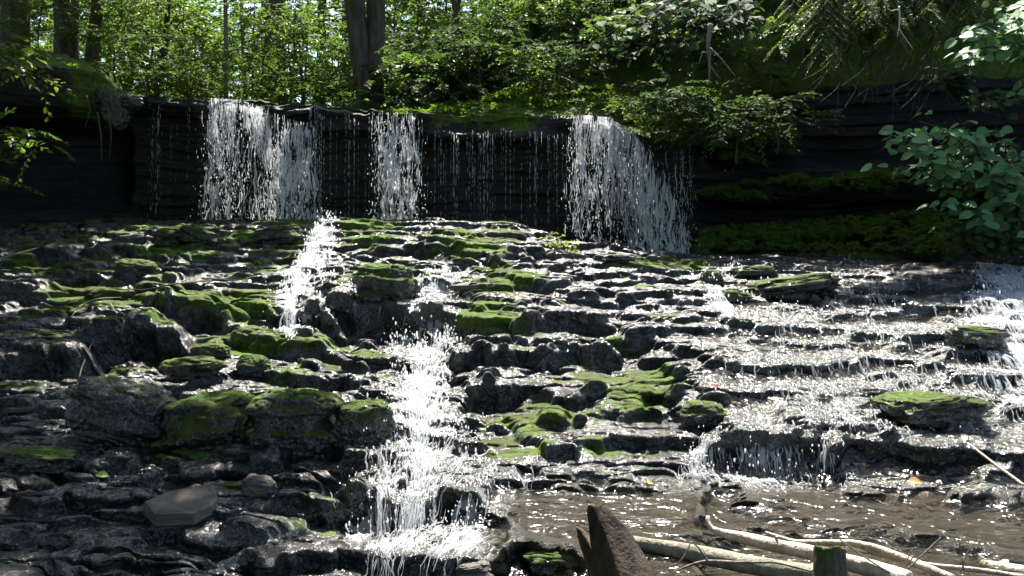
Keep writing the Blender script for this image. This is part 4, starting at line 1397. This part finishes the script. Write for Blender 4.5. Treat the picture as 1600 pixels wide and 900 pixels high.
# --- far wood, one mass
rng = np.random.RandomState(77)
n = 19000
x = -40 + 74 * rng.rand(n); y = 32 + 26 * rng.rand(n)
z = 2.6 + 15 * rng.rand(n) ** 1.1
keep = (n2(x * .35, z * .45, 3) + n2(x * .9, y * .4 + z, 5) * .6 > -.30) | (y > 45)
P = np.stack([x, y, z], -1)[keep]
D = nrm(rng.randn(len(P), 3) * np.array([1, 1, .25]))
V, Fc, tn, _ = spray_leaves(rng, P, D, 1.1, 12, .29, .6, .25, 'diamond', .5)
fw = mk_mesh("far_woods", V, Fc, M['leaf_bright'], False, {"tint": tn})
tag(fw, "sunlit green wood far behind the falls", "woods", None, 'stuff')

# --- named trees behind the falls
b = hb(575, 17.4); b[2] -= .15
make_tree("tree", "thick old tree with two joined trunks and curling roots standing right behind the lip", "tree", b, [
    ([(0, -.05, -.3), (.02, 0, .25), (-.04, 0, .7), (-.14, 0, 1.3), (-.24, 0, 2.2), (-.34, .05, 3.4), (-.4, .1, 8)], [.24, .19, .19, .22, .22, .21, .17]),
    ([(.12, .1, -.2), (.10, .1, .5), (.12, .1, 1.2), (.14, .1, 2.2), (.13, .1, 3.4), (.3, .1, 8)], [.2, .17, .19, .19, .18, .15]),
    ([(.05, -.1, .35), (.25, -.2, .2), (.5, -.15, -.05), (.75, -.1, -.3)], [.10, .08, .06, .04]),
    ([(-.05, -.05, .2), (-.3, -.1, -.05), (-.6, -.1, -.3)], [.1, .07, .04])],
    [(-1.6, 2.8, 8.4, 1.5, .9), (1.2, 3.2, 9, 1.6, 1)], 70, 16, .11, 'leaf_mid', 'bark', 1)
b = hb(427, 23)
make_tree("tree", "tall grey trunk standing deeper in the wood left of the double tree", "tree", b, [
    ([(0, 0, -.3), (.02, 0, .8), (.0, 0, 2), (-.03, 0, 4), (-.05, 0, 9)], [.36, .30, .28, .27, .22])],
    [(-1.2, .4, 8.3, 1.4, .8), (1.2, .5, 9, 1.5, .9)], 60, 16, .12, 'leaf_mid', 'bark', 2)
b = hb(148, 19.5)
make_tree("tree", "leaning reddish brown trunk rising behind the mossy bank", "tree", b, [
    ([(-.1, 0, -.3), (.0, 0, .8), (.16, 0, 2.0), (.30, 0, 3.4), (.7, 0, 7)], [.15, .13, .12, .12, .09])],
    [(.4, .3, 7.2, 1.1, .7)], 45, 14, .11, 'leaf_bright', 'bark_red', 3)
b = hb(22, 18.5)
make_tree("tree", "dark broad trunk at the far left edge of the wood", "tree", b, [
    ([(0, 0, -.4), (.02, 0, 1), (.04, 0, 3), (.1, 0, 8)], [.30, .25, .24, .18])],
    [(-.8, .3, 7.6, 1.2, .8)], 45, 14, .11, 'leaf_mid', 'bark', 4)
b = hb(352, 19)
make_tree("sapling", "slim pale straight sapling directly behind the widest waterfall", "tree", b, [
    ([(0, 0, -.2), (.02, 0, 1.2), (.0, 0, 2.6), (.04, 0, 5.5)], [.05, .045, .04, .025])],
    [(.3, .2, 4.8, .8, .5), (-.4, .2, 4.2, .7, .4)], 40, 14, .10, 'leaf_bright', 'bark_pale', 5)
b = hb(380, 20)
make_tree("sapling", "bent pale stem with a dangling hooked branch behind the widest waterfall", "tree", b, [
    ([(.1, 0, -.2), (.0, 0, 1.4), (-.05, 0, 3), (.1, 0, 5.8)], [.045, .04, .035, .02]),
    ([(0, 0, 3.4), (.12, -.1, 3.9), (.14, -.1, 3.2), (.02, -.1, 2.9)], [.02, .018, .015, .008])],
    [(.4, .2, 5.0, .8, .5)], 30, 14, .10, 'leaf_bright', 'bark_pale', 6)
b = hb(232, 21)
make_tree("sapling", "small dark tree with spreading crooked stems above the lip edge", "tree", b, [
    ([(0, 0, -.2), (.15, 0, .6), (.35, 0, 1.4), (.5, 0, 3)], [.12, .1, .08, .04]),
    ([(.1, 0, .4), (.4, 0, .9), (.9, .1, .6), (1.3, .1, .3)], [.06, .05, .04, .02]),
    ([(.12, 0, .5), (-.1, 0, 1.2), (-.3, 0, 2)], [.06, .05, .03])],
    [(.6, .2, 2.6, 1.1, .5), (-.5, .2, 2.2, .9, .5), (1.2, .3, 1.5, .8, .4)], 120, 14, .10, 'leaf_mid', 'bark', 7)
b = hb(712, 20)
make_tree("sapling", "slender forked tree leaning above the slope beyond the double tree", "tree", b, [
    ([(.25, 0, -.2), (.15, 0, 1), (-.05, 0, 2.2), (-.3, 0, 3.6), (-.5, 0, 6)], [.07, .06, .055, .05, .03]),
    ([(0, 0, 1.8), (.25, 0, 2.9), (.4, 0, 4.5)], [.04, .03, .02])],
    [(-.5, .2, 5, .9, .5), (.5, .2, 4.3, .8, .5), (-.1, -.2, 3.0, .8, .35)], 90, 14, .10, 'leaf_mid', 'bark', 8)
for px, Y, lean in [(500, 27, .1), (660, 25, -.1), (290, 28, -.4), (90, 26, .2), (855, 23, .1), (540, 31, 0)]:
    bb = hb(px, Y)
    make_tree("tree", "straight grey trunk half hidden among the leaves of the wood", "tree", bb, [
        ([(0, 0, -.3), (lean * .3, 0, 2), (lean, 0, 5), (lean * 1.4, 0, 8)], [.16, .14, .12, .09])],
        [(.5, .3, 7.6, 1.2, .7)], 40, 14, .12, 'leaf_bright', 'bark', int(px), "straight trunks deeper in the wood")

# --- understorey saplings: built once per kind, then copied
kinds = []
for q in range(4):
    r = np.random.RandomState(200 + q)
    cl2 = [(r.randn() * .7, r.randn() * .6, .7 + .6 * i + .2 * r.randn(), .75 + .3 * r.rand(), .22 + .1 * r.rand()) for i in range(5)]
    kinds.append(make_tree("sapling", "leafy young broadleaf sapling filling the wood behind the falls", "sapling", (0, -30, -2.5), [
        ([(0, 0, -.3), (.1 * r.randn(), 0, 1), (.2 * r.randn(), .1, 2.2), (.25 * r.randn(), .1, 3.6)], [.035, .03, .022, .008])],
        cl2, 120, 14, .115, 'leaf_bright' if q < 2 else 'leaf_mid', 'bark', 210 + q, "leafy saplings behind the falls", L=.5))
r = np.random.RandomState(33)
spots_ = []
for i in range(46):
    px = r.uniform(-60, 800); Y = r.uniform(18.2, 31)
    spots_.append((px, Y))
spots_ += [(230, 18), (300, 18.6), (410, 18.4), (470, 18.8), (520, 19), (640, 18.6), (670, 19.5), (60, 17), (110, 17.5), (180, 18), (20, 16.5)]
spots_.sort(key=lambda s: s[0])
for i, (px, Y) in enumerate(spots_):
    q = i % 4 if px < 420 else 2 + i % 2
    bb = hb(px, Y); sc = r.uniform(.75, 1.25) * min(1, .35 + (Y - 16) * .08)
    if i < 4:
        q = i; o = kinds[q]; o.location = bb; o.scale = (sc,) * 3
    else:
        dup(kinds[q], bb, r.uniform(0, 6.28), sc)

# --- slope shrubs (shade), right of the double tree
kinds = []
for q in range(3):
    r = np.random.RandomState(300 + q)
    cl2 = [(r.randn() * .55, r.randn() * .4, .35 + .25 * i + .1 * r.randn(), .55 + .2 * r.rand(), .2) for i in range(4)]
    kinds.append(make_tree("shrub", "leafy green shrub growing on the shaded slope above the falls", "shrub", (0, -30, -2.5), [
        ([(0, 0, -.2), (.05, 0, .5), (.1, 0, 1.1)], [.025, .02, .008])],
        cl2, 70, 12, .10 if q else .13, ['leaf_mid', 'leaf_dark', 'leaf_dark'][q], 'bark', 310 + q, "shrubs on the shaded slope", L=.4))
r = np.random.RandomState(44)
sp = [(620, 17.6), (660, 17.2), (700, 18.5)] + [(r.uniform(640, 1650), r.uniform(16.0, 23)) for _ in range(105)]
sp += [(1250 + 60 * i, 15.4 + .3 * (i % 3)) for i in range(7)]
for i, (px, Y) in enumerate(sp):
    bb = hb(px, Y); sc = r.uniform(.6, 1.25)
    if i < 3:
        kinds[i].location = bb
    else:
        dup(kinds[i % 3], bb, r.uniform(0, 6.28), sc)


# --- shrubs with large round leaves
def round_shrub(label, base, tips, seed, leaf=.15, npair=4, mat='leaf_round'):
    """arching stems carrying pairs of big heart-shaped leaves"""
    rng = np.random.RandomState(seed)
    root = thing("round_leaved_shrub", label, "shrub", tuple(base))
    base = np.asarray(base); specs = []; Ps = []; Ds = []; Ns = []; Sz = []; st0 = []; st1 = []
    for tip in tips:
        tip = np.asarray(tip, float) - base
        mid = tip * .5 + np.array([0, 0, .25 * np.linalg.norm(tip[:2])]) + .08 * rng.randn(3)
        tt = np.linspace(0, 1, 12)[:, None]
        C = (1 - tt) ** 2 * 0 + 2 * tt * (1 - tt) * mid + tt ** 2 * tip
        C = C + .02 * rng.randn(12, 3)
        specs.append((C, [.012, .009, .007, .004]))
        for j in range(npair):
            s = .45 + .58 * (j + rng.rand() * .5) / npair
            p = np.array([np.interp(s, tt[:, 0], C[:, q]) for q in range(3)])
            tan = tip / np.linalg.norm(tip)
            sd = np.cross(tan, UP); sd /= np.linalg.norm(sd) + 1e-6
            tocam = -(p + base); tocam /= np.linalg.norm(tocam)
            for sg in (1, -1):
                pd = sd * sg * .9 + tan * .35 + .35 * rng.randn(3); pd /= np.linalg.norm(pd)
                b0 = p + pd * .05
                st0.append(p); st1.append(b0)
                Ps.append(b0); Ds.append(pd * np.array([1, 1, .4]) - .35 * UP)
                Ns.append(UP * .9 + tocam * .55 + .3 * rng.randn(3)); Sz.append(leaf * (.6 + .55 * rng.rand()))
    tubes_obj("stems", specs, M['twig_dark'], root, sides=6, wob=.05)
    tn = np.clip(.5 + .3 * rng.randn(len(Ps)), 0, 1)
    V, Fc, tnn = leaves_arrays(np.array(Ps), np.array(Ds), np.array(Ns), np.array(Sz), .95, tn, 'round', .10)
    mk_mesh("leaves", V, Fc, M[mat], True, {"tint": tnn}, root)
    return root


r = np.random.RandomState(9)


def tips_in(lst, Y0, Y1, n, rr):
    out = []
    for i in range(n):
        a = lst[rr.randint(len(lst))]
        out.append(pt(a[0] + a[2] * rr.randn(), a[1] + a[3] * rr.randn(), rr.uniform(Y0, Y1)))
    return out


round_shrub("large shrub with big round pale green leaves leaning over the stream bank", pt(1585, 392, 11.9),
            tips_in([(1440, 200, 35, 16), (1400, 215, 18, 12), (1490, 260, 25, 18), (1540, 270, 35, 20), (1580, 230, 30, 20), (1500, 320, 30, 18), (1560, 340, 30, 22), (1590, 300, 25, 25), (1430, 265, 22, 8), (1480, 205, 25, 10)],
                    10.6, 11.9, 112, r), 1, .155, 4)
round_shrub("upper shrub with round leaves hanging in at the top corner of the cliff", pt(1660, 120, 11.6),
            tips_in([(1560, 40, 30, 20), (1590, 80, 20, 16), (1520, 60, 20, 12), (1570, 15, 30, 12), (1600, 150, 20, 20), (1500, 90, 14, 10)], 10.4, 11.5, 36, r), 2, .145, 4)
round_shrub("round leaved shrub on the slope top above the ferny cliff", pt(1130, 40, 16.2),
            tips_in([(960, 55, 26, 14), (1010, 75, 30, 14), (1080, 40, 30, 18), (1120, 60, 26, 16), (1160, 30, 20, 14), (1060, 20, 40, 10), (1000, 30, 30, 12)], 14.4, 15.6, 60, r), 3, .17, 4, 'leaf_dark')
round_shrub("small round leaved plant in the shadow under the large shrub", pt(1500, 160, 13.2),
            tips_in([(1480, 120, 22, 10), (1520, 140, 24, 12), (1560, 170, 22, 12)], 12.4, 13.0, 20, r), 4, .13, 4, 'leaf_dark')
round_shrub("round leaved plant crouching below the leaning shrub at the bank edge", pt(1530, 400, 11.7),
            tips_in([(1500, 365, 22, 10), (1550, 372, 24, 10), (1590, 365, 20, 12)], 10.9, 11.5, 30, r), 5, .13, 4, 'leaf_dark')

# --- bright overhanging maple branch on the left bank
b = hb(-40, 15.2)
make_tree("sapling", "bright leafy branch of a young tree reaching over the mossy bank", "tree", (b[0], 13.8, 2.2), [
    ([(-.2, 0, -.6), (.2, -.2, .3), (.9, -.5, .55), (1.6, -.7, .4), (2.1, -.8, .1)], [.04, .03, .022, .014, .006])],
    [(.9, -.5, .7, .7, .28), (1.6, -.7, .45, .6, .25), (2.1, -.8, .15, .45, .25), (.3, -.4, .25, .6, .25), (.5, -.5, 1.3, .7, .3)],
    85, 10, .12, 'leaf_bright', 'bark', 61, L=.42, droop=.35)
make_tree("shrub", "dim leafy shrub drooping under the mossy bank at the left edge", "shrub", (pt(-30, 200, 13.4)[0], 13.4, 1.2), [
    ([(0, 0, -.5), (.3, -.1, .1), (.8, -.3, .2)], [.03, .02, .008])],
    [(.4, -.3, .2, .6, .25), (.9, -.4, .1, .5, .2), (.2, -.3, -.4, .5, .3)], 40, 12, .10, 'leaf_mid', 'bark', 62, L=.4, droop=.4)
# hanging roots under the bank
rs = np.random.RandomState(6)
for i, (px, y0, y1) in enumerate([(135, 150, 200), (152, 175, 255), (168, 170, 250)]):
    Yb = 14.1
    tag(tubes_obj("hanging_root", [(ppts([(px, y0, Yb), (px + 6, (y0 + y1) / 2, Yb - .1), (px + 10 * rs.randn(), y1, Yb - .05)]), [.017, .012, .005])], M['twig_dark'], sides=8),
        ["short root hanging from the mossy bank", "crooked root dangling highest below the moss clump", "root hanging closest to the falls under the moss clump"][i], "root")
# mossy clump on the end of the bank
for px, py, wp, hp, lab in [(182, 172, 44, 60, "rounded clump of bright moss on the end of the bank beside the falls"), (162, 150, 26, 34, "small moss cushion behind the bright moss clump on the bank"), (205, 160, 34, 24, "dark wet knob of rock at the start of the lip")]:
    Yb = 14.7; sc = Yb / F
    o = rock_mesh("moss_cushion" if 'moss' in lab[:30] else "boulder", px, wp * sc, wp * sc, hp * sc, M['boulder_moss' if 'moss' in lab[:30] else 'boulder_bare'], boxy=2.2, layered=.3, rough=.2)
    o.location = pt(px, py, Yb); tag(o, lab, 'moss' if 'moss' in lab[:30] else 'boulder')
# dead snag hanging on the right slope
tag(tubes_obj("dead_branch", [(ppts([(1110, 38, 14.2), (1106, 70, 14.1), (1109, 100, 14.0), (1108, 132, 14.0)]), [.04, .032, .025, .01]),
                              (ppts([(1109, 75, 14.1), (1125, 90, 14.0), (1150, 120, 13.9)]), [.018, .014, .006]),
                              (ppts([(1107, 85, 14.05), (1098, 80, 14), (1092, 100, 14)]), [.012, .01, .005]),
                              (ppts([(1108, 100, 14.0), (1118, 115, 14), (1126, 124, 14)]), [.012, .01, .005])], M['bark_pale'], sides=8),
    "pale dead branch hanging upright against the dark slope", "branch")
tag(tubes_obj("dead_branch", [(ppts([(1405, 10, 11.4), (1406, 32, 11.3), (1404, 46, 11.3), (1412, 56, 11.3), (1426, 76, 11.2)]), [.010, .010, .009, .007, .004]),
                              (ppts([(1405, 14, 11.4), (1390, 18, 11.3)]), [.007, .003]), (ppts([(1404, 46, 11.3), (1402, 58, 11.3)]), [.006, .003])], M['bleached'], sides=7),
    "bleached forked dead twig in front of the hemlock boughs", "branch")

# --- hemlock at the top right: drooping boughs
rng = np.random.RandomState(88)
root = thing("hemlock", "hemlock with drooping feathery boughs and bare hanging twigs over the dark cliff", "tree", tuple(pt(1420, -160, 13.6)))
o0 = np.array(root.location); specs = []; P = []; D = []; T0 = []; T1 = []
trunk_top = pt(1420, -500, 13.9); 
specs.append((np.array([pt(1435, 60, 14.6), pt(1425, -150, 14.3), pt(1415, -420, 14.2), pt(1410, -700, 14.2)]), [.16, .14, .12, .09]))
for q_ in range(34):
    tipx = 1215 + 290 * ((q_ + rng.rand()) / 34); tipy = 20 + 100 * rng.rand() - .18 * max(0, tipx - 1320) * .5; ytip = rng.uniform(11.5, 12.4)
    tip = pt(tipx, tipy, ytip); st = pt(tipx + rng.uniform(40, 150), min(tipy - 110, -30) + 20 * rng.randn(), ytip + 1.3)
    mid = (st + tip) / 2 + np.array([.25 * rng.randn(), 0, .75])
    tt = np.linspace(0, 1, 14)[:, None]
    C = (1 - tt) ** 2 * st + 2 * tt * (1 - tt) * mid + tt ** 2 * tip
    specs.append((C, [.03, .02, .012, .005]))
    for j in range(34):
        s = .30 + .70 * rng.rand(); p = np.array([np.interp(s, tt[:, 0], C[:, q]) for q in range(3)])
        tan = (tip - st) / np.linalg.norm(tip - st); sd = np.cross(tan, UP); sd /= np.linalg.norm(sd)
        P.append(p); D.append(tan * .7 + sd * rng.choice([-1, 1]) * (.5 + .8 * rng.rand()) - UP * .35 * rng.rand())
P = np.array(P) - o0; D = np.array(D)
V, Fc, tn, (a, b_) = spray_leaves(rng, P, D, .30 * (.5 + .8 * rng.rand(len(P))), 44, .042, .28, .45, 'needle', .3, 1.6)
tubes_obj("trunk", [(np.asarray(p) - o0, r_) for p, r_ in specs], M['bark'], root, sides=9)
mk_mesh("crown", V, Fc, M['needle'], False, {"tint": tn}, root)
Vt, Ft = thin_sticks(a, b_, .006)
mk_mesh("twigs", Vt, Ft, M['twig_dark'], False, None, root)
# bare hanging twigs under the boughs
sp2 = []
for i in range(46):
    px = rng.uniform(1300, 1470); py = rng.uniform(40, 110); Y = rng.uniform(11.8, 12.8)
    a_ = pt(px, py, Y); dx = rng.uniform(-60, 50); ln = rng.uniform(40, 110)
    m_ = pt(px + dx * .3, py + ln * .6, Y - .05); e_ = pt(px + dx, py + ln, Y - .1)
    sp2.append((np.array([a_, m_, e_]) - o0, [.007, .005, .002]))
tubes_obj("dead_twigs", sp2, M['twig_dark'], root, sides=4, wob=.05)


# --- ferns and ground cover
def fern(label, base, nf, ln, seed, group=None, mat='fern'):
    rng = np.random.RandomState(seed)
    root = thing("fern", label, "fern", tuple(base), group)
    az = rng.rand(nf) * 6.28
    P = np.zeros((nf, 3)) + .02 * rng.randn(nf, 3)
    D = np.stack([np.cos(az), np.sin(az), .55 + .3 * rng.rand(nf)], -1)
    V, Fc, tn, (a, b) = spray_leaves(rng, P, D, ln * (.7 + .5 * rng.rand(nf)), 26, ln * .24, .3, .75, 'diamond', .2, 1.3)
    mk_mesh("fronds", V, Fc, M[mat], False, {"tint": tn}, root)
    return root


proto = fern("green fern growing on the rock ledge beside the falls and the dark cliff", (0, -30, -2), 11, .42, 1, "ferns on the cliff ledges")
r = np.random.RandomState(15)
fs = []
for i in range(42):
    px = r.uniform(985, 1240); t = (px - 985) / 255.
    py = r.uniform(165, 215) + 45 * t * r.rand() + 25 * t
    fs.append((px, py, .05))
for i in range(26):
    px = r.uniform(1100, 1420); fs.append((px, 300 - (px - 1100) * .08 + r.uniform(-10, 14), .1))
for i in range(14):
    fs.append((r.uniform(1010, 1130), r.uniform(145, 175), .3))
for i, (px, py, off) in enumerate(fs):
    z = (HZ - py) / F * 14.6
    Y = wall_front(px, z) - .05
    Y = min(Y, 15.2)
    z = (HZ - py) / F * Y
    loc = ((px - 800) / F * Y, Y - off, z)
    if i == 0: proto.location = loc
    else: dup(proto, loc, r.uniform(0, 6.28), r.uniform(.55, 1.15))
for i in range(46):
    px = r.uniform(640, 1010); bb = hb(px, r.uniform(15.75, 16.9))
    dup(proto, bb, r.uniform(0, 6.28), r.uniform(.6, 1.1), "low fern at the foot of the wooded slope just behind the lip", "ferns behind the lip")
# leafy saplings in the ferny patch
for i, (px, py, Y, lab) in enumerate([(1040, 165, 14.0, "compound leafed shrub spreading over the ferns above the far fall"), (1150, 205, 13.9, "bushy shrub of pale green leaflets on the ferny ledge"), (1215, 190, 13.8, "shrub with fine leaves at the outer end of the ferny ledge")]):
    p = pt(px, py + 20, Y)
    make_tree("shrub", lab, "shrub", p, [([(0, 0, -.3), (.03, 0, .2), (.05, -.05, .5)], [.02, .014, .006])],
              [(-.3, -.1, .25, .45, .2), (.25, -.15, .2, .45, .2), (0, -.2, .45, .4, .15)], 70, 12, .085, 'leaf_dark', 'bark', 400 + i, L=.38)
# ground cover along the far bank: one mass
rng = np.random.RandomState(16)
n = 1500
px = rng.uniform(1090, 1480, n); s = rng.rand(n)
Yg = np.interp(px, CPX, wallY) - .35 - 1.0 * s
x = (px - 800) / F * Yg
zg = -.33 + .30 * (1 - s) + .0011 * (px - 1090) * (1 - s) * .7
P = np.stack([x, Yg, zg], -1)[n2(px / 38., s * 2.2, 9) + .5 * n2(px / 14., s * 5, 12) > -.12]; n = len(P)
P[:, 2] += .05 * rng.rand(n)
D = nrm(np.stack([rng.randn(n), rng.randn(n) - .4, .9 + .3 * rng.rand(n)], -1))
V, Fc, tn, _ = spray_leaves(rng, P, D, .22, 12, .06, .5, .7, 'diamond', .4, 1.1)
tag(mk_mesh("ground_cover", V, Fc, M['fern'], False, {"tint": tn}), "low green plants carpeting the foot of the dark cliff", "ground cover", None, 'stuff')
# its earth bank
bx = np.linspace(1070, 1760, 180); bs = np.linspace(0, 1, 40)
BPX, BS = np.meshgrid(bx, bs)
BY = np.interp(BPX, CPX, wallY) + .3 - 1.75 * BS
BX = (BPX - 800) / F * BY
BZ = -.05 - .52 * BS ** 1.6 + .05 * fbm2(BX * 3, BY * 3, 3, 5) + .22 * (1 - BS) * sst(1150, 1450, BPX) - .3 * (1 - sst(1075, 1130, BPX))
zz = np.zeros(BPX.size)
tag(mk_mesh("bank", np.stack([BX, BY, BZ], -1).reshape(-1, 3), grid_faces(40, 180), M['cliff'], True, {"moss": (.38 + .8 * fbm2(BX * 2, BY * 2, 3, 8)).ravel(), "flow": zz + .1, "brown": zz}), kind='structure')

# --- little lime plant on the mound crest
rng = np.random.RandomState(17)
root = thing("lime_plant", "small bright yellow green plant sprouting on the crest of the mossy mound", "plant", tuple(ground_hit(880, 392)))
o0 = np.array(root.location)
P = []; 
for (px, py) in [(858, 372), (872, 368), (868, 382), (882, 378), (888, 386), (898, 392), (905, 400), (876, 388), (894, 384), (864, 376)]:
    for _ in range(9):
        P.append(pt(px + 5 * rng.randn(), py + 4 * rng.randn(), o0[1] - .05 + .1 * rng.randn()) - o0)
P = np.array(P); n = len(P)
D = rng.randn(n, 3) * np.array([1, 1, .5]); N = UP[None] + .5 * rng.randn(n, 3)
V, Fc, tn = leaves_arrays(P, D, N, .055 * (.6 + .7 * rng.rand(n)), .8, rng.rand(n), 'oval')
mk_mesh("leaves", V, Fc, M['leaf_lime'], False, {"tint": tn}, root)
Vt, Ft = thin_sticks(np.zeros((n, 3)) + np.array([0, .02, -.05]) + P * .35 * np.array([1, 1, 0]), P, .003)
mk_mesh("stems", Vt, Ft, M['twig_dark'], False, None, root)

# ------------------------------------------------------------------ tall trees round the glen (mostly above the frame): they shade the banks


def shade_tree(label, base, height, clumps, seed, nspray=420, leaf=.20, group=None):
    make_tree("canopy_tree", label, "tree", base, [
        ([(0, 0, -.5), (.05, 0, height * .3), (.0, .1, height * .6), (.1, .1, height)], [.28, .22, .17, .06])],
        clumps, nspray, 16, leaf, 'leaf_mid', 'bark', seed, group, L=.9, shape='diamond', width=.6, tr=.012)


shade_tree("tall tree leaning over the shaded ledges from the near bank", (-9.0, 10.0, -1.2), 9.5,
           [(5.1, -.6, 7.2, 1.7, .7), (6.3, -.4, 7.8, 1.3, .7), (4.5, 1.6, 7.0, 1.6, .7), (5.5, -2.2, 7.4, 1.5, .6), (3.7, .4, 6.4, 1.6, .8), (7.2, -.2, 7.2, .8, .5), (3.2, 2.6, 7.4, 1.5, .7), (7.0, -1.4, 7.6, .9, .5)], 501, 680)
shade_tree("tall tree standing above the undercut left bank", (-9.0, 18, 2.0), 9,
           [(0.5, 0, 6.5, 1.8, .9), (1.8, -.5, 6.8, 1.5, .8), (-1, 1, 7.4, 2, 1), (.8, 1.5, 7.4, 1.7, .8), (1.0, -2.4, 6.5, 1.6, .7)], 502, 480)
shade_tree("tall tree on the slope over the dark cliff", (8.2, 20.5, 5.0), 9,
           [(0, 0, 6, 2, .9), (-1.2, -1.0, 6.2, 1.5, .8), (-1.8, 1.0, 6.2, 1.5, .7), (3.4, -1.6, 6.5, 1.8, .8), (1, 1.6, 7.2, 2, .9), (-1.6, 2.6, 7, 1.6, .7), (2.4, -2.6, 6.6, 1.6, .7)], 503, 680)
shade_tree("unseen tall tree added high on the slope to shade the hillside", (7.5, 25.5, 7.0), 10,  # out of view, added to keep sun off the hillside
           [(0, 0, 7, 2, .9), (-1.6, -.6, 6.4, 1.7, .8), (1.2, -2.2, 6.4, 2, .9), (-1.4, -2.0, 5.8, 1.6, .8), (1.6, .8, 5.5, 1.8, .8)], 505, 520)
for x_, y_ in ((.5, 26.5), (-4.5, 29.5)):  # trees added so their crowns darken the middle of the wood
    shade_tree("tall tree added behind the double trunked tree to shade the wood", (x_, y_, 3.2), 9,
               [(-1.6, 0, 5.6, 1.6, .7), (.2, -1.4, 6, 1.6, .7), (1.7, .3, 5.6, 1.6, .7), (0, 1.2, 6.4, 1.8, .8), (-2.6, -1.5, 6.2, 1.3, .6), (2.8, -1.6, 6, 1.4, .6)], 506, 420, .2, "shade trees added deep in the wood")
shade_tree("tall tree beyond the cliff end, leaning over the round leaved shrub", (11.5, 17.0, 4.6), 9,
           [(0, 0, 6, 2, .9), (-1.5, -.6, 6.2, 1.7, .8), (1.2, -2.2, 6.4, 2, .9), (-.9, -2.4, 6.2, 1.5, .8), (-2.2, .8, 6, 1.5, .7)], 504, 560)
for i, (x, y) in enumerate([(-10, 0), (-6, -6), (-1, -9), (-12, 6), (-2.5, -3.5), (-10.5, 12.5)]):  # unseen trees added to block skylight from behind the camera
    r = np.random.RandomState(600 + i)
    shade_tree("unseen leafy tree added behind the viewpoint to block skylight", (x, y, -2.4), 14,
               [(r.randn() * 1.8, r.randn() * 1.8, (3 if i < 4 else 8) + 1.1 * j, 2.6, 1.1) for j in range(8)], 600 + i, 620, .32, 'unseen trees added behind the viewpoint')
# unseen tree added so its high boughs block skylight over the stream
shade_tree("unseen great tree added on the near bank, boughs blocking skylight over the stream", (-8.5, 2.5, -2.0), 14,
           [(3 + 2.2 * a_, 1.8 * b_ - 1.0, 12.6 + .5 * ((a_ * 3 + b_ * 5) % 3), 1.8, .8) for a_ in range(4) for b_ in range(4)], 701, 760, .32)
